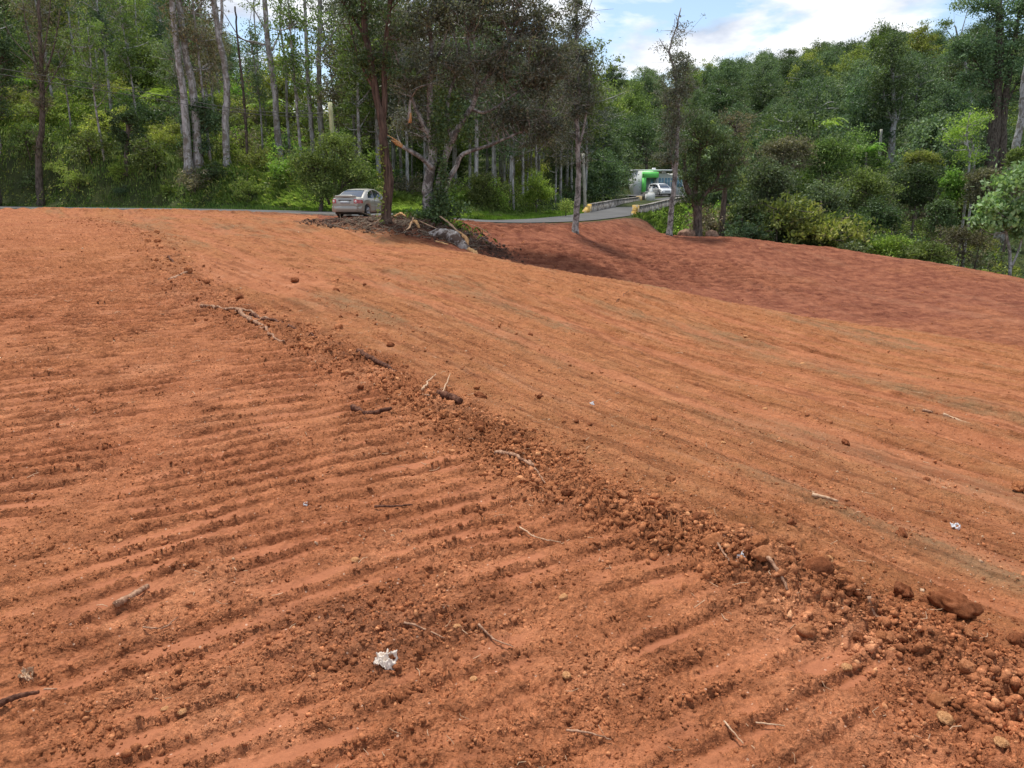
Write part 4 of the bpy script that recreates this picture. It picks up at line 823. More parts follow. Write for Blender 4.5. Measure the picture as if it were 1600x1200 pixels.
scatter(PB, 200, (880, 1720, 82, 265), 5.0, (.65, 1.2), [3, 3, 2, 3, 1, 3], m=1, cond=lambda x, Y, u: grassy(x, Y, u))
scatter(PB, 95, (-120, 900, 84, 210), 6.5, (.6, 1.2), [2, 2, 3, 1, 3, 2], cond=lambda x, Y, u: not (370 < u < 560 and Y > 105))
scatter(PS, 80, (560, 950, 58, 105), 2.0, (.75, 1.3), [3, 3, 2, 2], m=1.2, cond=lambda x, Y, u: u < 925 or Y < 70)
scatter(PS, 34, (-60, 560, 60, 110), 4, (.55, .95), [1, 3, 3, 1], cond=lambda x, Y, u: not (370 < u < 560 and Y > 75))
scatter(PU, 26, (-60, 340, 57.5, 63), 1.8, (.35, .8), [4, 3, 2, 2, 2, 1])
scatter(PU, 100, (-80, 600, 55, 105), 2.1, (.6, 1.35), [3, 3, 2, 2, 2, 1], cond=lambda x, Y, u: Y > 57 or u > 330)
scatter(PU, 42, (600, 960, 58, 90), 1.9, (.6, 1.1), [3, 1, 4, 1, 1, 2], m=1.5)
scatter(PU, 128, (1090, 1560, 53.5, 100), 2.2, (.8, 1.7), [3, 2, 3, 1, 1, 4], m=-.4, cond=grassy)

# undergrowth, tall grass, verge grass: nobody could count these
def stuff_leaves(name, label, cat, mat, n, reg, size, hmax, seed, cond=None, clump=1.0, m=0.):
    rng = np.random.default_rng(seed); u = rng.uniform(reg[0], reg[1], n); Y = reg[2] * (reg[3] / reg[2]) ** rng.random(n); x = np.array([Xof(a, b) for a, b in zip(u, Y)])
    k = (soilmask(x, Y) < -.5 - m) & (road_dist(x, Y)[0] > 3.1)
    k &= ~((x > 15) & (x < 36) & (Y > 100) & (Y < 131))
    if cond is not None: k &= cond(u, Y)
    x, Y = x[k], Y[k]; cl = fbm(x / clump, Y / clump, seed, 3); z = H(x, Y); hh = hmax * np.clip(.45 + cl, .05, 1.2) * rng.random(len(x)) ** .6
    s = size * (Y / 60) ** .8
    mb = MB(); p = np.stack([x, Y, z + hh * np.minimum(1, .6 + Y / 200)], 1); leaves(mb, p, 1., rng, droop=.2)
    V = mb.v[0].reshape(-1, 4, 3); c = V.mean(1, keepdims=True); V = c + (V - c) * s[:, None, None]; mb.v[0] = V.reshape(-1, 3)
    o = mb.build(name, M[mat]); tag(o, label, cat, kind='stuff'); return o
stuff_leaves('undergrowth', 'low tangled undergrowth over the left slope', 'undergrowth', 'leaf_mid', 60000, (-120, 960, 56, 170), .22, 1.6, 5, clump=3)
stuff_leaves('dry_undergrowth', 'yellowish brown dry scrub mixed over the left slope', 'undergrowth', 'leaf_yellow', 30000, (-120, 620, 56, 150), .2, 1.9, 9, clump=4)
stuff_leaves('hill_undergrowth', 'dark leafy ground cover below the trees of the right hillside', 'undergrowth', 'leaf_blue', 120000, (900, 1720, 54, 280), .24, 3.2, 6, clump=5, cond=lambda u, Y: ~((u < 1135) & (Y < 127)) & ~((u > 900) & (u < 1075) & (Y > 205)) & ~((u > 1430) & (u < 1540) & (Y < 84)))
stuff_leaves('meadow_grass', 'light green grass on the bare ridge', 'grass', 'leaf_mid', 30000, (870, 1090, 165, 285), .2, .5, 16, clump=6)
def blades(name, label, xs, ys, zs, h, wd, mat, seed, lean=.35):
    rng = np.random.default_rng(seed); n = len(xs); a = rng.uniform(0, 6.28, n); d = np.stack([np.cos(a), np.sin(a), 0 * a], 1); side = np.stack([-np.sin(a), np.cos(a), 0 * a], 1)
    hh = h * rng.uniform(.5, 1.15, n); ln = lean * rng.uniform(.2, 1.3, n); b = np.stack([xs, ys, zs - .03], 1); up = np.array([0, 0, 1.])
    m1 = b + up * (hh * .6)[:, None] + d * (hh * ln * .35)[:, None]; tp = b + up * (hh * (1 - .35 * ln))[:, None] + d * (hh * ln)[:, None]; w2 = (wd * rng.uniform(.6, 1.3, n))[:, None] * side * .5
    V = np.stack([b - w2, b + w2, m1 + w2 * .8, tp, m1 - w2 * .8], 1).reshape(-1, 3); i = np.arange(n)[:, None] * 5
    mb = MB(); mb.add(V, i + np.array([[0, 1, 2, 3, 4]])); o = mb.build(name, M[mat]); tag(o, label, 'grass', kind='stuff'); return o
def verge(name, label, n, off, along, h, wd, seed, mat='grass', far=True, lean=.35, clump=1.2, bare=-9):
    rng = np.random.default_rng(seed); i = rng.uniform(along[0], along[1], n) * (len(rs) - 2); k = i.astype(int); f = i - k; c = rs[k] * (1 - f[:, None]) + rs[k + 1] * f[:, None]
    t = rs[k + 1, :2] - rs[k, :2]; t /= np.linalg.norm(t, axis=1)[:, None]; nr = np.stack([-t[:, 1], t[:, 0]], 1); o_ = off[0] + (off[1] - off[0]) * rng.random(n) ** 1.2; x = c[:, 0] + nr[:, 0] * o_; y = c[:, 1] + nr[:, 1] * o_
    cl = fbm(x / clump, y / clump, seed, 3); kk = (cl > bare) & (road_dist(x, y)[0] > 2.45); x, y, cl = x[kk], y[kk], cl[kk]
    return blades(name, label, x, y, H(x, y), h * np.clip(1 + .9 * cl, .3, 1.8), wd, mat, seed, lean)
verge('verge_grass', 'short bright grass strip along the far side of the road', 34000, (2.5, 6.0), (0., .74), .38, .035, 3, mat='leaf_bright')
verge('tall_grass', 'tall arching grass on the bank behind the left verge', 80000, (4.2, 16), (.02, .47), .75, .035, 4, lean=.9, clump=1.1)
verge('bank_grass', 'grass beside the bridge approach', 12000, (4, 9), (.46, .70), .6, .045, 14, lean=.6)
# weeds right of the bridge and the clearing on the right
rng = np.random.default_rng(33); u = rng.uniform(985, 1120, 16000); Y = rng.uniform(56, 84, 16000); x = (u - 800) / F * Y * .985; k = (road_dist(x, Y)[0] > 2.9) & (soilmask(x, Y) < -.2); x, Y = x[k], Y[k]
blades('weed_patch', 'bright weeds growing below the bridge parapet', x, Y, H(x, Y), .42 * np.clip(1 + fbm(x / 1.3, Y / 1.3, 3, 3), .4, 1.7), .05, 'leaf_mid', 34, .7)
stuff_leaves('bridge_weeds', 'leafy weeds under the near parapet of the bridge', 'weeds', 'leaf_bright', 6000, (1000, 1110, 60, 84), .15, .8, 26, clump=1.5)
rng = np.random.default_rng(35); u = rng.uniform(1400, 1560, 30000); Y = rng.uniform(54, 86, 30000); x = (u - 800) / F * Y * .985
blades('clearing_grass', 'light green grass of the small clearing on the right bank', x, Y, H(x, Y), .5 * np.clip(1 + fbm(x / 1.3, Y / 1.3, 5, 3), .4, 1.7), .06, 'leaf_yellow', 36, .7)

# ------------------------------------------------------------------ buildings, poles, wires
c = P(1030, 300, 121); zb = Hs(c[0], 119) - .1; px = 121 / F * .985
bld = thing('house', 'small flat roofed white house with a lime green entrance frame behind the silver van', 'house', (P(990, 300, 121)[0], 120, zb))
def bx(u0, u1, v0, v1, d0, d1, name, mat, par=bld):
    X0, X1 = (u0 - 990) * px, (u1 - 990) * px; Z1, Z0 = P(800, v0, 121)[2] - zb, P(800, v1, 121)[2] - zb
    if v1 > 303: Z0 = -.6
    return MB().box(X0, X1, d0, d1, Z0, Z1).build(name, M[mat], par)
bx(989, 1022.5, 267, 305, .0, 7, 'wall', 'white_wall'); bx(1023, 1075, 271, 305, 1.2, 7, 'wall', 'white_wall')
bx(1000, 1023, 269, 278, -1.3, -.02, 'lintel', 'green_wall'); bx(1000, 1004.8, 278.05, 300, -1.3, -.02, 'column', 'green_wall'); bx(1018.5, 1022, 278.05, 304, -.5, -.03, 'column', 'grey_door')
bx(1006, 1013, 279, 304, -.06, -.01, 'door', 'grey_door'); bx(1013.6, 1018, 280, 292, -.05, -.01, 'window', 'blue_glass')
for u0 in (1028, 1037.5, 1047, 1056.5): w_ = bx(u0, u0 + 7.5, 278, 292, 1.1, 1.19, 'window', 'blue_glass'); bx(u0 + 3.4, u0 + 4.1, 278, 292, 1.06, 1.095, 'mullion', 'white_wall', w_)
bx(987, 1076, 265.2, 267.0, -.2, 7.2, 'roof', 'white_wall'); bx(1020, 1024, 262, 265.15, 2, 3, 'roof_tank', 'white_wall')
bx(1035, 1039, 266.9, 271, 1.3, 2.6, 'parapet', 'white_wall')
dp = P(1005, 302, 112); t = thing('drive', None, None) if False else None
m_ = MB(); Vd = []
for i in range(8):
    for j in range(8):
        x = 16.5 + i * 2.2; y = 106 + j * 2.0; Vd.append((x, y, Hs(x, y) + .13))
m_.add(Vd, [(i * 8 + j, i * 8 + 8 + j, i * 8 + 9 + j, i * 8 + j + 1) for i in range(7) for j in range(7)]); tag(m_.build('driveway', M['asphalt'], smooth=True), kind='structure')
def block(name, label, cat, u, Y, wd, dp_, h, mat, cap=None, sink=.3):
    c = P(u, 305, Y); z = Hs(c[0], Y); mb = MB(); mb.box(-wd / 2, wd / 2, -dp_ / 2, dp_ / 2, -sink, h); t = thing(name, label, cat, (c[0], Y, z)); mb.build('shaft', M[mat], t)
    MB().box(-wd / 2 - .04, wd / 2 + .04, -dp_ / 2 - .04, dp_ / 2 + .04, h + .002, h + .07).build('cap', M[cap or mat], t)
block('gate_pillar', 'squat pale concrete block at the far end of the bridge', 'pillar', 1016, 90, 1.0, .9, .95, 'white_wall'); block('gate_pillar', 'smaller grey concrete block left of the squat pale one', 'pillar', 1007.5, 92, .7, .8, .85, 'concrete')
block('gate_post', 'slim white post in front of the silver van', 'post', 1017, 95, .34, .34, 1.55, 'white_wall')
# grey house at the right edge
c = P(1575, 250, 97); zb2 = Hs(c[0], 97); h2 = thing('house', 'grey house with an old sheet roof half hidden at the right edge', 'house', (c[0], 97, zb2)); zt = P(1575, 228, 97)[2] - zb2
MB().box(-1.2, 9, 0, 6, -1.5, zt).build('wall', M['grey_wall'], h2)
mb = MB(); mb.add([(-2, -1, zt + .02), (9.6, -1, zt + .02), (9.6, 7, zt + .02), (-2, 7, zt + .02), (-1.4, 3, zt + 1.0), (9, 3, zt + 1.0)], [(0, 1, 5, 4), (2, 3, 4, 5), (0, 3, 2, 1)]); mb.f.append(np.array([(3, 0, 4), (1, 2, 5)]) + mb.n - 6); mb.build('roof', M['roof_brown'], h2)
MB().box(1.5, 3, -.03, -.005, zt - 2, zt - .9).build('window', M['car_glass'], h2)
def post(name, label, cat, path, Y, r0, r1, mat, arms=()):
    B_ = P(path[0][0], path[0][1], Y); z = Hs(B_[0], Y); pts = [P(u, v, Y) for u, v in path]; pts[0][2] = min(pts[0][2], z - .2); o_ = np.array([B_[0], Y, z]); t = thing(name, label, cat, tuple(o_))
    p = spline(np.array(pts) - o_, 10); MB().tube(p, np.linspace(r0, r1, 10), 10, rough=.02, rng=np.random.default_rng(1)).build('shaft', M[mat], t, True); return t, p[-1], o_
t, tp_, o_ = post('utility_pole', 'short pale yellowish pole rising out of the large dark bush', 'pole', [(524, 300), (521, 235), (515.5, 160)], 52, .17, .14, 'pole_pale'); MB().tube([tp_ + [-.25, 0, -.25], tp_ + [.25, 0, -.25]], [.035, .035], 6).build('bracket', M['bark_dark'], t)
t, tp_, o_ = post('utility_pole', 'pale green grey pole just right of the slim trunk on the red slope', 'pole', [(915, 325), (913, 290), (911, 240)], 66, .15, .12, 'pole_grey'); MB().tube([tp_ + [-.3, 0, -.2], tp_ + [.3, 0, -.2]], [.04, .04], 6).build('bracket', M['bark_dark'], t)
t, tp_, o_ = post('utility_pole', 'plain grey pole standing left of the tall dark tree on the right hillside', 'pole', [(1376, 246), (1377, 202)], 104, .2, .16, 'pole_grey'); MB().tube([tp_ + [-.3, 0, -.3], tp_ + [.3, 0, -.3]], [.05, .05], 6).build('bracket', M['bark_dark'], t)
def wire(label, pts, r=.018, grp='overhead lines'):
    p = spline(pts, 50); c = p[0].copy(); o = MB().tube(p - c, r, 5).build('overhead_cable', M['cable'], None, True, tuple(c)); tag(o, label, 'cable', grp)
wire('upper black cable sagging from the left edge to the pale yellowish pole', [P(-150, 82, 44), P(0, 107, 46), P(200, 140, 48.5), P(385, 172, 50.5), P(515, 178, 52)])
wire('lower black cable sagging from the left edge to the pale yellowish pole', [P(-150, 92, 44), P(0, 116, 46), P(200, 148, 48.5), P(385, 177, 50.5), P(515, 184, 52)])
wire('thin cable from the green grey pole toward the white house', [P(911, 245, 66), P(950, 252, 80), P(1000, 256, 102), P(1022, 266, 121)], .02)

# ------------------------------------------------------------------ cars
def car(name, label, p):
    t = thing(name, label, 'car' if p['kind'] == 'sedan' else 'van'); Ln, W, xs = p['L'], p['W'] / 2, np.linspace(-p['L'] / 2, p['L'] / 2, 110)
    top = lambda x: np.interp(x, p['top'][0], p['top'][1]); roof = lambda x: np.interp(x, p['roof'][0], p['roof'][1]); wheels = p['wheels']; wr = p['wr']
    def bot(x):
        z = np.interp(x, [-Ln / 2, -Ln / 2 + .5, Ln / 2 - .5, Ln / 2], [.34, .2, .2, .3])
        for w_ in wheels:
            d = abs(x - w_)
            if d < wr + .07: z = max(z, math.sqrt((wr + .07) ** 2 - d * d) + wr * .92)
        return z
    def hw(x): e = (abs(x) / (Ln / 2)); return W * (1 - .05 * e ** 2 - .16 * max(0, e - .86) ** 1.5 / .14 ** 1.5 * .9)
    sec = [(0, 0), (.86, 0), (.97, .06), (1.0, .2), (1.0, .42), (1.01, .45), (.995, .7), (.97, .88), (.9, .97), (.75, 1.01), (0, 1.045)]
    mb = MB(); V = []
    ring = sec + [(-a, b) for a, b in sec[-2:0:-1]]
    for x in xs:
        z0, z1, h_ = bot(x), float(top(x)), hw(x)
        for a, b in ring: V.append((x, a * h_, z0 + (z1 - z0) * b))
    n = len(ring); f = [(i * n + j, i * n + (j + 1) % n, i * n + n + (j + 1) % n, i * n + n + j) for i in range(len(xs) - 1) for j in range(n)]
    mb.add(V, f); mb.f.append(np.array([list(range(n))[::-1]]) + 0); mb.f.append(np.array([list(range(n))]) + n * (len(xs) - 1))
    # greenhouse
    ys = lambda z: W * .93 - (z - p['belt']) * p['tumble']; gx = np.linspace(p['roof'][0][0], p['roof'][0][-1], 50); V = []
    for x in gx:
        zr = float(roof(x)); zb_ = p['belt'] - .06; zs = max(zb_ + .01, zr - .05); yb, ysd = ys(zb_), ys(zs)
        q = [(yb, zb_), ((yb + ysd) / 2, (zb_ + zs) / 2), (ysd, zs), (ysd - .07, max(zs, zr - .015)), (ysd * .5, max(zs, zr + .008)), (0, max(zs, zr + .012))]
        for a, b in q + [(-a, b) for a, b in q[-2::-1]]: V.append((x, a, b))
    n2 = 11; f = [(i * n2 + j, i * n2 + j + 1, i * n2 + n2 + j + 1, i * n2 + n2 + j) for i in range(len(gx) - 1) for j in range(n2 - 1)]
    b0 = mb.n; mb.add(V, f); mb.build('body', M[p['paint']], t, True)
    # side glass
    for s in (-1, 1):
        for poly in p['side']:
            g_ = MB(); v = []
            for x, z in poly:
                z = min(z, float(roof(x)) - .055); v.append((x, s * (ys(z) + .008), z))
            for x, y, z in list(v): v.append((x, y - s * .012, z))
            k = len(poly); r = list(range(k)); g_.add(v, np.array([r if s < 0 else r[::-1]])); g_.f.append(np.array([[i, (i + 1) % k, k + (i + 1) % k, k + i] for i in range(k)])); g_.build('side_window', M['car_glass'], t)
    for nm, (xa, xb) in (('rear_window', p['rear']), ('windshield', p['front'])):
        g_ = MB(); v = []; K_ = 8
        for i in range(K_):
            x = xa + (xb - xa) * i / (K_ - 1); z = float(roof(x)); 
            for a in np.linspace(-1, 1, 9): y = a * (ys(z) - .13); v.append((x, y, z + .018 + .008 * (1 - a * a)))
        g_.add(v, [(i * 9 + j, i * 9 + j + 1, i * 9 + 10 + j, i * 9 + 9 + j) for i in range(K_ - 1) for j in range(8)]); g_.build(nm, M['car_glass'], t, True)
    for w_ in wheels:
        for s in (-1, 1):
            e = MB(); yc = s * (W - .11); e.tube([(w_, yc - .1, wr), (w_, yc - .085, wr), (w_, yc + .085, wr), (w_, yc + .1, wr)], [wr * .9, wr, wr, wr * .9], 28); wh = e.build('wheel', M['rubber'], t, False)
            e = MB(); yo = yc + s * .102; e.tube([(w_, yo - .004, wr), (w_, yo + .004, wr)], [wr * .62, wr * .6], 24)
            e.build('rim', M['black_trim'], wh); e = MB()
            for k in range(5):
                a = k * 1.2566; e.tube([(w_ + .04 * math.cos(a), yo + s * .012, wr + .04 * math.sin(a)), (w_ + wr * .6 * math.cos(a), yo + s * .012, wr + wr * .6 * math.sin(a))], [.045, .035], 5)
            ar = np.linspace(0, 2 * math.pi, 25); e.tube([(w_ + wr * .61 * math.cos(a), yo + s * .01, wr + wr * .61 * math.sin(a)) for a in ar], .017, 5); e.build('spokes', M['alloy'], wh)
    rx = -Ln / 2; fx = Ln / 2
    def patch(name, mat, pts, yfun=None): g_ = MB(); g_.add(pts, [list(range(len(pts)))]); return g_.build(name, M[mat], t)
    for s in (-1, 1):
        y0, y1 = p['lamp']; z0, z1 = p['lampz']; e = MB()
        rows = []
        for i in range(9):
            a = i / 8; yy = y0 + (W * 1.0 - y0) * min(1, a / .72); xx = rx + (0 if a < .5 else (a - .5) ** 1.5 * 1.0) ; yy = min(yy, hw(xx) * 1.0)
            rows.append((xx - .025 * (a < .6), s * (yy + .012 * (a >= .6)), z0 + .0), ); rows.append((xx + .02 - .03 * (a < .6), s * (yy - .0), z1 - .05 * a))
        e.add(rows, [(2 * i, 2 * i + 2, 2 * i + 3, 2 * i + 1) for i in range(8)]); lamp = e.build('tail_lamp', M['red_lens'], t)
        e = MB(); e.tube([(rx - .032, s * (y0 + .12), (z0 + z1) / 2 - .015), (rx - .04, s * (y0 + .12), (z0 + z1) / 2 - .015)], [.06, .05], 12); e.build('reverse_lens', M['white_lens'], lamp)
        e = MB(); e.add([(fx - .02, s * .42, .62), (fx - .05, s * .45, .75), (fx - .42, s * (hw(fx - .42) + .006), .82), (fx - .32, s * (hw(fx - .32) + .008), .66)], [(0, 1, 2, 3)]); e.build('headlight', M['white_lens'], t)
        e = MB(); xm = p['mirror']; e.tube([(xm, s * (W + .02), p['belt'] + .03), (xm, s * (W + .1), p['belt'] + .06), (xm, s * (W + .2), p['belt'] + .07)], [.05, .085, .06], 8, flat=.7); e.build('mirror', M[p['paint']], t)
        e = MB(); e.tube([(wheels[0] + wr + .15, s * (W + .008), .56), (wheels[1] - wr - .15, s * (W + .008), .56)], [.022, .022], 5); e.build('side_moulding', M[p['paint']], t)
        for xd in p['doors']:
            e = MB(); e.tube([(xd, s * (W * .995 + .004), .3), (xd, s * (W * 1.0 + .004), .6), (xd, s * (W * .975 + .004), p['belt'] - .05)], [.007] * 3, 4); e.build('door_gap', M['black_trim'], t)
            e = MB(); e.tube([(xd - .3, s * (W * .985 + .02), p['belt'] - .12), (xd - .12, s * (W * .985 + .02), p['belt'] - .12)], [.02, .02], 5); e.build('door_handle', M[p['paint']], t)
    e = MB(); e.box(rx - .03, rx - .012, -.26, .26, p['platez'], p['platez'] + .14); e.build('licence_plate', M['plate'], t)
    e = MB(); e.box(rx - .035, rx - .01, -.36, .36, p['platez'] + .16, p['platez'] + .2); e.build('trunk_garnish', M['black_trim'], t)
    # bumper
    v = []; K_ = 15
    for i in range(K_):
        a = -1 + 2 * i / (K_ - 1); yy = a * W * .985; xx = rx - .07 + .28 * abs(a) ** 5
        for dz, dx_ in ((.30, .05), (.36, 0), (.55, -.015), (.60, .03), (.62, .12)): v.append((xx + dx_, yy, dz))
    e = MB(); e.add(v, [(i * 5 + j, i * 5 + j + 1, i * 5 + 6 + j, i * 5 + 5 + j) for i in range(K_ - 1) for j in range(4)]); e.build('rear_bumper', M[p['paint']], t, True)
    v = [( -x + 0, y, z) for x, y, z in v]; e = MB(); e.add(v, [(i * 5 + j, i * 5 + 5 + j, i * 5 + 6 + j, i * 5 + j + 1) for i in range(K_ - 1) for j in range(4)]); e.build('front_bumper', M[p['paint']], t, True)
    e = MB(); e.box(fx - .01, fx + .015, -.38, .38, .62, .72); e.build('grille', M['black_trim'], t)
    e = MB(); e.box(-Ln / 2 + .25, Ln / 2 - .3, -W * .8, W * .8, .16, .3); e.build('underbody', M['black_trim'], t)
    if p['kind'] == 'sedan':
        e = MB(); e.tube([(rx + .1, -.6, 1.075), (rx + .08, -.3, 1.10), (rx + .08, .3, 1.10), (rx + .1, .6, 1.075)], [.025, .035, .035, .025], 8, flat=2); e.build('spoiler', M[p['paint']], t, True)
    else:
        for s in (-1, 1): e = MB(); e.tube([(-1.9, s * .6, 1.79), (.6, s * .6, 1.79)], [.02, .02], 5); e.build('roof_rail', M['black_trim'], t)
    return t
sedan = car('parked_car', 'silver beige four door sedan parked at the roadside behind the twisted tree', dict(kind='sedan', L=4.5, W=1.74, belt=.98, tumble=.36, wheels=(-1.3, 1.33), wr=.315, paint='paint_silver', lamp=(.50, .86), lampz=(.74, .96), platez=.72, mirror=.72, doors=(-.35, .75),
    top=((-2.25, -2.19, -1.9, -1.5, 1.0, 1.4, 2.0, 2.2, 2.25), (.86, 1.0, 1.035, 1.02, .98, .95, .80, .70, .55)),
    roof=((-1.72, -1.4, -1.05, -.6, -.1, .3, .7, 1.05, 1.3), (1.0, 1.17, 1.34, 1.45, 1.48, 1.46, 1.33, 1.12, .95)), rear=(-1.62, -.86), front=(.42, 1.22),
    side=([(-1.12, 1.0), (-.35, 1.0), (-.35, 1.4), (-.6, 1.37), (-.95, 1.26)], [(-.29, 1.0), (.86, 1.0), (.62, 1.2), (.3, 1.37), (-.1, 1.42), (-.29, 1.42)])))
c = P(554, 338, 41.4); x, y = c[0] + .35, 42.1; hd = R(90 - 13)
z = Hs(x, y) + .035; sedan.location = (x, y, z); sedan.rotation_euler = (0, 0, hd)
van = car('minivan', 'pale silver minivan parked facing the bridge in front of the white house', dict(kind='van', L=4.9, W=1.88, belt=1.05, tumble=.26, wheels=(-1.45, 1.45), wr=.34, paint='paint_van', lamp=(.62, .92), lampz=(.9, 1.2), platez=.75, mirror=.95, doors=(-.6, .55),
    top=((-2.45, -2.4, -2.2, 1.0, 1.5, 2.1, 2.38, 2.45), (.9, 1.0, 1.06, 1.06, 1.05, .93, .78, .6)),
    roof=((-2.36, -2.2, -1.9, -.8, .2, .7, 1.2, 1.7), (1.1, 1.55, 1.70, 1.76, 1.74, 1.62, 1.35, 1.03)), rear=(-2.33, -2.05), front=(.72, 1.6),
    side=([(-2.0, 1.08), (-1.0, 1.08), (-1.0, 1.6), (-1.9, 1.58)], [(-.94, 1.08), (.1, 1.08), (.1, 1.62), (-.94, 1.62)], [(.16, 1.08), (1.25, 1.08), (.9, 1.33), (.5, 1.52), (.16, 1.58)])))
c = P(1031, 305, 110); van.location = (c[0], 110, Hs(c[0], 110) + .06); van.rotation_euler = (0, 0, R(-90 + 14))

# ------------------------------------------------------------------ clods, stones, sticks and scraps on the soil
def ico(sub=2):
    bm = bmesh.new(); bmesh.ops.create_icosphere(bm, subdivisions=sub, radius=1); bm.verts.ensure_lookup_table()
    v = np.array([a.co[:] for a in bm.verts]); f = np.array([[q.index for q in a.verts] for a in bm.faces]); bm.free(); return v, f
I1 = ico(1); I2 = ico(2); I4 = ico(4)
def n3(v, s, sc): return (fbm(v[:, 0] * sc + s, v[:, 1] * sc + v[:, 2] * .7 * sc, s, 3) + fbm(v[:, 2] * sc - s, v[:, 1] * sc - v[:, 0] * .6 * sc, s + 5, 3)) * .5
def clod_mesh(s, mat, rough=.3, flat=.75):
    v, f = I4; r = 1 + rough * 1.5 * n3(v, s, 1.1) + rough * .8 * n3(v, s + 3, 3.1) + rough * .6 * n3(v, s + 7, 7) + rough * .35 * n3(v, s + 9, 17)
    # a few planar breaks
    rng = np.random.default_rng(s); w_ = v * r[:, None]
    for _ in range(5):
        d = rng.standard_normal(3); d /= np.linalg.norm(d); k = w_ @ d - rng.uniform(.6, .85); w_ = w_ - np.outer(np.maximum(k, 0) * .85, d)
    w_[:, 2] *= flat; mb = MB(); mb.add(w_, f); return mb.mesh('clod_mesh', M[mat], True)
CM = [clod_mesh(i * 7 + 1, 'clod') for i in range(5)]; CD = [clod_mesh(i * 7 + 2, 'clod_dark', .3) for i in range(3)]; CS = [clod_mesh(i * 7 + 3, 'stone_tan', .2, .55) for i in range(2)]; CC = [clod_mesh(i * 7 + 4, 'crumb') for i in range(3)]
rc = random.Random(5)
def place(me, u, v, rpx, name, label, cat, group=None, sink=.25, sx=1., sy=1., rot=None, Y=None):
    p = GD(u, v); r = rpx * math.hypot(p[0], p[1]) / F; o = link(name, me); o.location = (p[0], p[1], p[2] + r * (.75 - sink)); o.scale = (r * sx, r * sy, r * rc.uniform(.85, 1.15)); o.rotation_euler = (rc.uniform(-.25, .25), rc.uniform(-.25, .25), rot if rot is not None else rc.uniform(0, 6.28)); return tag(o, label, cat, group)
LONE = [(525, 455, 9, 0, 'dark brown clod with a short tail of crumbs high on the orange slope'), (460, 439, 7, 0, 'flat dark clod left of the clod with a crumb tail, high on the slope'), (610, 546, 10, 0, 'ragged nearly black clod on the smooth slope above the root tangle'),
 (828, 525, 7, 0, 'lone dark red clod near the middle of the wide orange slope'), (376, 475, 9, 0, 'dark lozenge shaped clod right of the far end of the loose row'), (246, 367, 7, 1, 'round clod topping the far end of the loose row'), (232, 381, 7, 1, 'left clod of the touching pair just below the topmost round clod'), (247, 381, 7, 1, 'right clod of the touching pair just below the topmost round clod'),
 (296, 431, 10, 1, 'large round clod beside the first forked stick'), (385, 491, 7, 0, 'small dark clod touching the upper end of the long pale root'), (922, 668, 8, 0, 'dark upright clod, right one of three in a short line on the slope'), (901, 664, 7, 0, 'squat dark clod, middle one of three in a short line on the slope'), (881, 663, 6, 1, 'orange clod, left one of three in a short line on the slope'),
 (843, 624, 8, 0, 'brown clod above the three clods in a short line'), (745, 612, 8, 1, 'broken orange clod right of the root tangle'), (1035, 830, 15, 0, 'dark hollowed clod in the wide part of the loose row'), (1110, 852, 14, 1, 'overturned reddish clod right of the dark hollowed one'),
 (1408, 935, 24, 0, 'big rough dark red clod, left one of the two largest at lower right'), (1487, 965, 32, 0, 'biggest dark red clod, long and leaning against its neighbour at lower right'), (1447, 948, 16, 0, 'dark clod wedged between the two largest ones at lower right'), (1448, 751, 8, 0, 'small cube like dark clod on the slope far right'), (1592, 768, 14, 1, 'bright red clod cut by the right edge'),
 (1321, 693, 9, 0, 'flat brown clod beside the olive streak on the right slope'), (1235, 826, 12, 0, 'low dark clod between the loose row and the pale wood strip'), (1047, 756, 12, 1, 'lumpy clod on the upper edge of the wide part of the loose row'), (1256, 996, 24, 2, 'smooth pinkish round lump at lower right below the loose row'), (1340, 1010, 17, 0, 'dark crumbly lump left below the two largest clods'), (1590, 1015, 20, 0, 'dark clod cut by the right edge below the bright red one'),
 (885, 793, 13, 0, 'dark clod at the narrow waist of the loose row'), (1320, 965, 14, 0, 'shaded clod in the hollow left of the two largest ones'), (570, 450, 4, 0, 'tiny clod right of the clod with a crumb tail'), (533, 500, 5, 0, 'small reddish clod above the ragged nearly black clod'), (1022, 660, 7, 1, 'pale orange clod right of the three in a short line'), (1408, 843, 13, 0, 'flat dark clod on the slope right of the low dark clod'), (812, 705, 11, 0, 'knobbly clod in the row above the pale broken stick'), (665, 650, 11, 1, 'rounded clod just below the root tangle')]
for u, v, r, k, lab in LONE:
    me = (CD, CM, CC)[k][rc.randrange(3)]; nm = 'dirt_clod'; sx = 1.55 if 'biggest' in lab or 'lozenge' in lab or 'flat' in lab else 1.05
    place(me, u, v, r * .68, nm, lab, 'clod', 'distinct clods on the soil', sx=sx, sy=.9, rot=-.9 if 'biggest' in lab else None)
STN = [(555, 880, 9, 'tan stone set in the soil above the pale plastic scrap'), (1290, 890, 12, 'yellow tan stone in the loose row above the smooth pinkish lump'), (1322, 1053, 11, 'pale stone below the smooth pinkish lump'), (1475, 1135, 16, 'light orange stone at the lower right'), (1560, 1180, 13, 'pale stone in the lower right corner'), (715, 995, 9, 'round orange brown stone right of the pale plastic scrap'), (885, 1060, 12, 'flat orange stone below the middle'), (740, 1065, 11, 'reddish stone below the pale plastic scrap'), (880, 940, 10, 'flat ochre stone near the centre bottom'), (1130, 695, 6, 'white stone on the olive streak of the right slope'), (1165, 530, 5, 'small white stone high on the right slope'), (285, 1115, 9, 'orange stone near the lower left'), (258, 1110, 8, 'small stone beside the lower left orange stone'), (1195, 640, 5, 'pale flat stone beside the upper olive streak'), (1255, 568, 5, 'chalky stone high on the far right slope')]
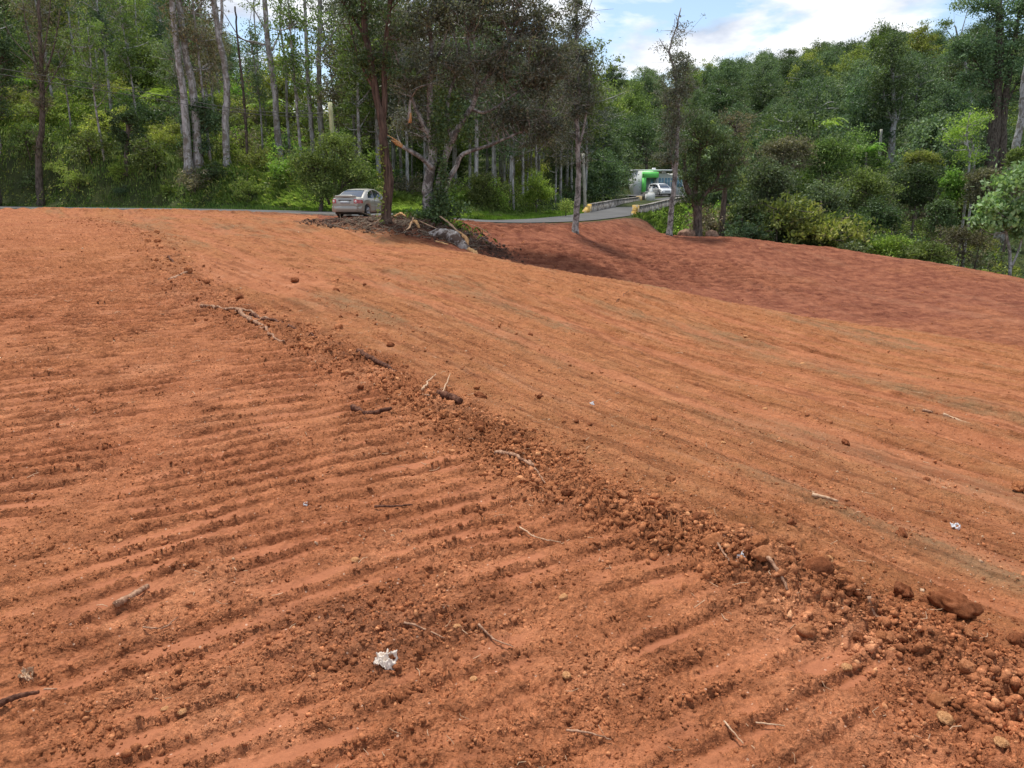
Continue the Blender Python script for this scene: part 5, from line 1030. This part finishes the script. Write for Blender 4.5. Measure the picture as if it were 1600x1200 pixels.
for u, v, r, lab in STN: place(CS[rc.randrange(2)], u, v, r * .8, 'stone', lab, 'stone', 'loose stones', sink=.4)
# row clods: countable lumps that nothing tells apart
rng = np.random.default_rng(77); RL = 'reddish brown clod in the loose row crossing the graded soil'
seglen = np.hypot(*np.diff(WR[:, :2], axis=0).T); cum = np.concatenate([[0], np.cumsum(seglen)]); cnt = 0
for i in range(225):
    q = rng.random(); k = int(q * 145) + 8 ; k = min(k, len(WR) - 2); f = rng.random(); a = WR[k] * (1 - f) + WR[k + 1] * f; r = math.hypot(a[0], a[1])
    off = rng.standard_normal() * (.08 + .015 * r); off2 = rng.standard_normal() * .1
    d = WR[k + 1] - WR[k]; d = d / np.hypot(d[0], d[1]); x, y = a[0] - d[1] * off, a[1] + d[0] * off
    if y < 1.6: continue
    s = min(.045, .009 + .011 * rng.exponential()) * (1 + r * .022); me = (CM + CC)[rng.integers(8)] if rng.random() < .82 else CD[rng.integers(3)]
    o = link('dirt_clod', me); o.location = (x, y, float(HD(x, y)[0]) + s * .35); o.scale = (s * rng.uniform(.8, 1.4), s * rng.uniform(.8, 1.1), s); o.rotation_euler = (rng.uniform(-.4, .4), rng.uniform(-.4, .4), rng.uniform(0, 6.28)); tag(o, 'reddish brown clod in the ' + ('near wide end' if y < 3.6 else 'middle stretch' if y < 8 else 'far narrow end') + ' of the loose row crossing the soil', 'clod', 'clods of the loose row')
# small crumbs
def crumbs(name, label, n, seed, gen, smin, smax, mat, pw=2.2):
    rng = np.random.default_rng(seed); x, y, w_ = gen(rng, n); x, y, w_ = (a[w_ > 0] for a in (x, y, w_)); k = soilmask(x, y) > 1; x, y, w_ = x[k], y[k], w_[k]; n = len(x); z = HD(x, y)
    s = np.minimum(smax, smin * (rng.random(n) ** (-1 / pw))) * w_; v, f = I1; R_ = rng.standard_normal((n, 3, 3)); Q, _ = np.linalg.qr(R_); vv = v[None] * np.clip(1 + .3 * rng.standard_normal((n, len(v), 1)), .45, 1.7) * rng.uniform(.65, 1.25, (n, 1, 3)); vv = vv * (s[:, None, None] * np.array([1.15, 1, .8]))
    vv = np.einsum('nij,nkj->nki', Q, vv); vv = vv + np.stack([x, y, z + s * .2], 1)[:, None, :]; mb = MB(); mb.add(vv.reshape(-1, 3), (f[None] + (np.arange(n) * len(v))[:, None, None]).reshape(-1, 3)); o = mb.build(name, M[mat]); tag(o, label, 'soil crumbs', kind='stuff'); return o
def gen_near(rng, n):
    r = 1.5 * (7.5 / 1.5) ** rng.random(n); az = rng.uniform(-R(38), R(38), n); x, y = np.sin(az) * r, np.cos(az) * r; wd, sg, tt = wr_dist(x, y)
    cl = fbm(x * 2.1, y * 2.1, 201, 3) + .5 * np.exp(-((x - HOLE[0]) ** 2 / .3 + (y - HOLE[1]) ** 2 / .12)) * 2
    # crumbs pile on the ridges between pressed pads
    ri, gr_, lm, fl = tracks(x, y); den = np.where(sg < 0, np.clip((1 - lm) * .7 + lm * (.06 + .9 * np.clip(ri * 1.2 + gr_ * .5, 0, 1)), 0, 1), 1.)
    keep = (den > rng.random(n)) & (sstep(-.5, .3, cl + .15) > rng.random(n)) & ((sg < 0) | (rng.random(n) < .35) | (wd < .4)); return x, y, np.where(keep, 1. + .5 * np.clip(cl, 0, 1), 0)
crumbs('soil_crumbs', 'fine red crumbs strewn over the near soil', 120000, 301, gen_near, .0020, .010, 'crumb', 2.6)
def gen_row(rng, n):
    i = rng.random(n) * (len(WR) - 2); k = i.astype(int); f = i - k; a = WR[k] * (1 - f[:, None]) + WR[k + 1] * f[:, None]; d = WR[k + 1] - WR[k]; d = d / np.hypot(d[:, 0], d[:, 1])[:, None]; r = np.hypot(a[:, 0], a[:, 1]); off = rng.standard_normal(n) * (.10 + .015 * r) - .05
    x, y = a[:, 0] - d[:, 1] * off, a[:, 1] + d[:, 0] * off; return x, y, np.where(y > 1.3, 1 + r * .035, 0)
crumbs('row_crumbs', 'small broken lumps heaped along the loose row', 15000, 302, gen_row, .0035, .018, 'crumb', 2.1)
def gen_slope(rng, n):
    r = 4 * (52 / 4) ** rng.random(n); az = rng.uniform(-R(36), R(38), n); x, y = np.sin(az) * r, np.cos(az) * r; cl = fbm((x * -.828 - y * .56) * 2.2, (x * .56 - y * .828) * .16, 211, 4); keep = sstep(-.05, .4, cl) > rng.random(n); return x, y, np.where(keep, .6 + r * .05, 0)
crumbs('slope_crumbs', 'scattered pebbles of dry earth over the slope', 46000, 303, gen_slope, .004, .02, 'crumb', 2.6)
def gen_pale(rng, n):
    r = 3 * (38 / 3) ** rng.random(n); az = rng.uniform(-R(36), R(38), n); x, y = np.sin(az) * r, np.cos(az) * r; cl = fbm(x * .5, y * .35, 221, 3); keep = sstep(0, .5, cl) > rng.random(n); return x, y, np.where(keep, .5 + r * .05, 0)
crumbs('pale_chips', 'tiny pale chips of stone and wood over the soil', 2600, 304, gen_pale, .004, .016, 'wood_pale', 2.4)
def gen_mound(rng, n): x = rng.uniform(-10.5, 1.5, n); y = rng.uniform(33.5, 41.5, n); d, _, _ = road_dist(x, y); m_ = np.exp(-(((x + 5.4) / 5.6) ** 2 + ((y - 36.4 + .22 * x) / 3.3) ** 2)); return x, y, np.where((m_ > .35 * rng.random(n) + .25) & (d > 2.9) & ~((x < -5.6) & (y > 38.2)), 1, 0)
crumbs('mound_crumbs', 'dark broken earth heaped below the big trees', 9000, 305, gen_mound, .02, .09, 'mound_earth', 2.)

def stick_at(name, label, cat, px, r0, r1, mat, seed=1, group=None, lift=.01, off=(), flat=1., wob=.03, kind=None):
    """px: picture points on the soil; r in metres"""
    rng = np.random.default_rng(seed); pts = [GD(u, v) for u, v in px]; pts = np.array(pts); pts[:, 2] += lift + r0 * .6
    for i, dz in off: pts[i, 2] += dz
    c = pts[0].copy(); L_ = np.linalg.norm(pts[-1] - pts[0]); s_ = spline(pts - c, max(8, len(px) * 5)); s_[1:-1] += rng.standard_normal((len(s_) - 2, 3)) * L_ * wob * .25
    o = MB().tube(s_, np.linspace(r0, r1, len(s_)), 8, rough=.1, rng=rng, flat=flat).build(name, M[mat], None, True, tuple(c)); return tag(o, label, cat, group)
SK = 'sticks and roots on the soil'
for i, (lab, px, r0, r1, mat) in enumerate((
  ('short thick dusty stick lying alone at the lower left', [(184, 958), (207, 943), (232, 924)], .016, .011, 'stick'),
  ('long pale root draped over the loose row below the forked stick', [(315, 487), (345, 492), (380, 497), (420, 508), (455, 522)], .022, .011, 'stick'),
  ('forked root end trailing down left of the long pale root', [(372, 497), (395, 512), (420, 528), (445, 545)], .028, .01, 'stick'),
  ('thin root bent upward beside the long pale root', [(392, 500), (430, 512), (470, 528), (498, 535)], .02, .008, 'stick_dark'),
  ('forked stick beside the large round clod', [(265, 443), (282, 436), (294, 431)], .035, .02, 'stick'), ('twig running down from the large round clod', [(262, 408), (280, 422), (300, 430)], .02, .01, 'stick_dark'),
  ('dark rotten stick lying across the row above the root tangle', [(560, 568), (590, 576), (620, 588)], .028, .016, 'stick_dark'),
  ('dark rotten stick left of the root tangle', [(552, 642), (575, 649), (612, 652)], .026, .013, 'stick_dark'),
  ('thick dark wood chunk at the right end of the root tangle', [(684, 633), (702, 636), (720, 642)], .034, .026, 'stick_dark'),
  ('pale twig standing out of the root tangle', [(684, 640), (694, 622), (704, 606)], .009, .004, 'wood_pale'), ('curved pale twig on the root tangle', [(660, 632), (668, 618), (681, 604)], .010, .005, 'wood_pale'), ('thin twig crossing the root tangle', [(640, 612), (655, 630), (672, 638)], .012, .006, 'stick'),
  ('pale broken stick in the middle of the loose row', [(775, 718), (800, 732), (832, 748)], .013, .008, 'stick'), ('root sliver beside the pale broken stick', [(826, 738), (838, 752), (852, 770)], .008, .003, 'stick'),
  ('thin dark twig on the bench left of the loose row', [(585, 797), (615, 795), (645, 795)], .007, .004, 'stick_dark'),
  ('pale wood strip lying on the near part of the right slope', [(1268, 781), (1288, 787), (1308, 792)], .014, .008, 'wood_pale'), ('pale wood strip lying higher on the right slope', [(1472, 655), (1492, 659), (1515, 664)], .026, .018, 'wood_pale'),
  ('short bark piece left of the higher wood strip', [(1440, 649), (1456, 652)], .022, .014, 'stick'), ('twig leaning up from the middle of the orange slope', [(963, 474), (972, 466), (983, 460)], .012, .005, 'stick_dark'),
  ('thin straw lying near the centre bottom', [(812, 833), (840, 848), (876, 854)], .004, .002, 'wood_pale'), ('thin curved root near the bottom centre', [(748, 995), (770, 1008), (802, 1020)], .005, .002, 'stick'), ('second thin root above the pale plastic scrap', [(632, 990), (668, 993), (695, 1018)], .005, .002, 'stick'),
  ('thin root at the bottom right of centre', [(885, 1145), (915, 1157), (955, 1165)], .004, .002, 'stick'), ('yellow straw at the lower middle', [(1130, 1140), (1160, 1172)], .003, .002, 'wood_pale'), ('straw below the smooth pinkish lump', [(1180, 1136), (1225, 1143)], .003, .002, 'wood_pale'),
  ('brown twig pointing at the two largest clods', [(1352, 972), (1365, 980), (1382, 990)], .008, .004, 'stick'), ('half buried twig in the near part of the loose row', [(1195, 915), (1215, 932), (1228, 945)], .009, .005, 'stick'), ('curled root fibre at the near part of the loose row', [(1118, 868), (1120, 880), (1130, 893), (1138, 900)], .006, .003, 'stick'),
  ('dry bark strip at the lower left edge', [(0, 1115), (30, 1105), (62, 1088)], .012, .006, 'stick_dark'), ('thin twig at the lower left', [(225, 990), (255, 988), (280, 975)], .004, .002, 'stick'), ('small twig on the bench above the short thick stick', [(70, 1080), (90, 1085)], .004, .003, 'stick'))):
    stick_at('stick' if r0 > .009 else 'twig', lab, 'stick', px, r0, r1, mat, seed=100 + i, group=SK, off=((2, .09),) if 'standing out' in lab or 'leaning up' in lab else (((2, .05),) if 'curved pale' in lab else ()))
# tiny uncountable straw and root fibres
rng = np.random.default_rng(401); mb = MB(); n = 700; r = 1.7 * (14 / 1.7) ** rng.random(n); az = rng.uniform(-R(36), R(36), n); x, y = np.sin(az) * r, np.cos(az) * r; wd, sg, tt = wr_dist(x, y); k = (rng.random(n) < .35) | (wd < .5 + .03 * r); x, y, r = x[k], y[k], r[k]; z = HD(x, y)
for i in range(len(x)):
    L_ = rng.uniform(.012, .045) * (1 + r[i] * .14); a = rng.uniform(0, 6.28); p0 = np.array([x[i], y[i], z[i] + .006]); d = np.array([math.cos(a), math.sin(a), rng.uniform(-.05, .25)]) * L_; mb.tube([p0, p0 + d * .5 + rng.standard_normal(3) * L_ * .12, p0 + d], [.0008 + r[i] * .0003] * 3, 3, cap=False)
tag(mb.build('straw_bits', M['wood_pale']), 'tiny straws and root fibres over the soil', 'straw', kind='stuff')

# plastic scraps
def scrap(label, u, v, wpx, mat, seed):
    rng = np.random.default_rng(seed); p = GD(u, v); s = wpx * math.hypot(p[0], p[1]) / F; n = 22; gx, gy = np.meshgrid(np.linspace(-1, 1, n), np.linspace(-1, 1, n), indexing='ij'); a = np.arctan2(gy, gx); rr = np.maximum(abs(gx), abs(gy)); e = .75 + .35 * fbm(np.cos(a) * 1.5 + seed, np.sin(a) * 1.5, seed, 3)
    x, y = gx * e, gy * e * .8; z = .28 + .5 * fbm(gx * 1.6, gy * 1.6 + seed, seed + 1, 4) + .18 * fbm(gx * 5, gy * 5, seed + 2, 2) + .45 * gy * (gx > 0)
    V = np.stack([x, y, z], -1).reshape(-1, 3) * s * .5; V2 = V + [0, 0, -.0012]; f = np.array([(i * n + j, i * n + n + j, i * n + n + j + 1, i * n + j + 1) for i in range(n - 1) for j in range(n - 1)]); hole = (np.hypot(gx - .45, gy - .1) < .28); f = f[~hole.ravel()[f[:, 0]]]
    mb = MB(); mb.add(V, f); o = mb.build('plastic_scrap', M[mat], None, True, (p[0], p[1], p[2] + s * .12)); o.modifiers.new('thick', 'SOLIDIFY').thickness = .002; o.rotation_euler = (R(18), 0, rng.uniform(-.5, .5)); tag(o, label, 'litter', 'plastic litter')
scrap('crumpled pale plastic bag scrap with a torn hole, largest litter at the bottom', 604, 1046, 44, 'plastic', 1); scrap('small white plastic scrap in the near part of the loose row', 1155, 896, 16, 'plastic_white', 2); scrap('tiny white scrap on the right slope right of the low clods', 1491, 828, 13, 'plastic_white', 3); scrap('tiny white scrap on the slope above the loose row', 925, 634, 8, 'plastic_white', 4); scrap('curled pale bark like scrap at the lower left', 46, 1066, 24, 'wood_pale', 6); scrap('tiny white scrap on the bench by the pressed track marks', 478, 793, 8, 'plastic_white', 7)

# felled mottled log arching out of the dark mound, split wood, debris, boulders
def pxtube(name, label, cat, pts, rad, mat, group=None, sides=12, rough=.06, seed=2, parent=None, flat=1., ox=None):
    w3 = np.array([P(u, v, Y) for u, v, Y in pts]); c = w3[0].copy() if parent is None else np.array(parent.location); rng = np.random.default_rng(seed); s_ = spline(w3 - c, 22); rd = np.interp(np.linspace(0, 1, 22), np.linspace(0, 1, len(rad)), rad)
    o = MB().tube(s_, rd, sides, rough=rough, rng=rng, flat=flat).build(name, M[mat], parent, True, None if parent else tuple(c)); 
    if not parent: tag(o, label, cat, group)
    return o
lg = thing('felled_trunk', 'arched grey white mottled log lying in the dark earth below the spreading tree', 'log', tuple(P(668, 378, 35)))
pxtube('log_body', '', '', [(660, 376, 35.2), (675, 369, 35), (694, 367, 34.8), (712, 373, 34.5), (724, 386, 34.2), (734, 398, 34)], [.12, .24, .30, .30, .26, .18], 'rock', parent=lg, sides=16, rough=.05)
pxtube('split_end', '', '', [(732, 393, 34.0), (741, 397, 33.8), (748, 402, 33.6)], [.2, .16, .05], 'wood_split', parent=lg, sides=9, rough=.15)
for i, (lab, pts, rad, mat) in enumerate((
  ('bright split wood shard right of the arched log', [(718, 362, 34.6), (727, 371, 34.4), (732, 383, 34.2)], [.06, .17, .04], 'wood_split'), ('long broken branch leading down to the bright shard', [(688, 338, 37), (703, 350, 36), (718, 364, 34.8)], [.06, .07, .05], 'wood_pale'),
  ('splintered orange wood chunk left of the arched log', [(640, 352, 35.6), (648, 345, 35.8), (655, 358, 35.4)], [.05, .16, .07], 'wood_split'), ('leaning splinter beside the orange wood chunk', [(632, 370, 34.8), (640, 355, 35.4), (646, 340, 35.8)], [.03, .06, .03], 'wood_pale'),
  ('pale branch on the mound above the arched log', [(655, 345, 36), (670, 352, 35.8), (685, 358, 35.4)], [.05, .06, .03], 'wood_pale'), ('pale cut slab in front of the arched log', [(676, 388, 34.0), (686, 394, 33.7), (700, 396, 33.4)], [.05, .09, .04], 'wood_split'),
  ('orange wood splinters right of the twisted trunk', [(616, 338, 36.5), (626, 334, 36.6), (634, 338, 36.4)], [.05, .13, .04], 'wood_split'), ('thin grey branch left on the mound by the twisted trunk', [(570, 362, 34.5), (585, 368, 34.2), (600, 376, 33.9)], [.02, .03, .015], 'wood_pale'),
  ('dry stalk lying before the twisted trunk', [(575, 352, 35), (590, 345, 35.4), (597, 338, 35.8)], [.015, .02, .01], 'wood_pale'), ('grey stick on the soil right of the arched log', [(742, 366, 36), (760, 375, 35.5), (775, 384, 35)], [.03, .03, .015], 'bark_grey'), ('second grey stick right of the arched log', [(733, 350, 37.5), (750, 356, 37), (768, 368, 36.4)], [.04, .03, .015], 'wood_pale'),
  ('broken stick hanging over the left edge of the mound', [(540, 350, 37), (556, 358, 36), (566, 366, 35.2)], [.02, .025, .01], 'stick'))):
    w3 = np.array([P(u, v, Y) for u, v, Y in pts])
    for k in range(len(w3)): w3[k][2] = max(w3[k][2], HD(w3[k][0], w3[k][1])[0] + .05)
    c = w3[0].copy(); s_ = spline(w3 - c, 10); o = MB().tube(s_, np.interp(np.linspace(0, 1, 10), np.linspace(0, 1, 3), rad), 6, rough=.3, rng=np.random.default_rng(i), flat=.45).build('broken_branch', M[mat], None, False, tuple(c)); tag(o, lab, 'branch', 'broken wood round the felled trunk')
rng = np.random.default_rng(55); mb = MB()
for i in range(420):
    u = rng.uniform(520, 745); v = rng.uniform(340, 385); Y = 37.5 - (v - 340) * .085 + rng.uniform(-.4, .4); p = P(u, v, Y); z = HD(p[0], p[1])[0]; m_ = math.exp(-(((p[0] + 5.4) / 5.6) ** 2 + ((Y - 36.4 + .22 * p[0]) / 3.3) ** 2))
    if m_ < .35 or (p[0] < -5.6 and Y > 37.6): continue
    L_ = rng.uniform(.15, .9); a = rng.uniform(0, 6.28); q = np.array([p[0], Y, z + .04]); d = np.array([math.cos(a), math.sin(a) * .5, rng.uniform(-.1, .5)]) * L_; mb.tube([q, q + d * .5 + rng.standard_normal(3) * .04, q + d], [.018, .014, .006], 3, cap=False)
tag(mb.build('brush_debris', M['debris']), 'broken twigs and dry stalks littering the dark mound', 'debris', kind='stuff')
rng = np.random.default_rng(56); n = 7000; x = rng.uniform(-11, 1.5, n); y = rng.uniform(35, 42.3, n); k = (soilmask(x, y) > .25) & (road_dist(x, y)[0] > 2.9) & (np.exp(-(((x + 3.9) / 1.5) ** 2 + ((y - 38.6) / 1.2) ** 2)) > rng.random(n)); x, y = x[k], y[k]
blades('mound_weeds', 'green weeds and vines round the foot of the spreading tree', x, y, HD(x, y), .35, .035, 'leaf_mid', 57, .9)
def boulder(label, u, v, Y, w_, h_, mat, seed):
    v0, f = I4; r = 1 + .25 * n3(v0, seed, 1.2) + .1 * n3(v0, seed + 2, 4); p = P(u, v, Y); z = Hs(p[0], Y); o = MB().add(v0 * r[:, None] * [w_, w_ * .7, h_], f).build('boulder', M[mat], None, True, (p[0], Y, z + h_ * .3)); tag(o, label, 'boulder', 'boulders at the far soil edge')
boulder('brown boulder between the tall pale trunk and the dark broad tree', 1073, 358, 52.5, .62, .42, 'boulder', 3); boulder('reddish boulder under the ragged brown tree', 1112, 366, 52.8, .5, .45, 'boulder', 9)
# ---------------------------------------------------------------- end
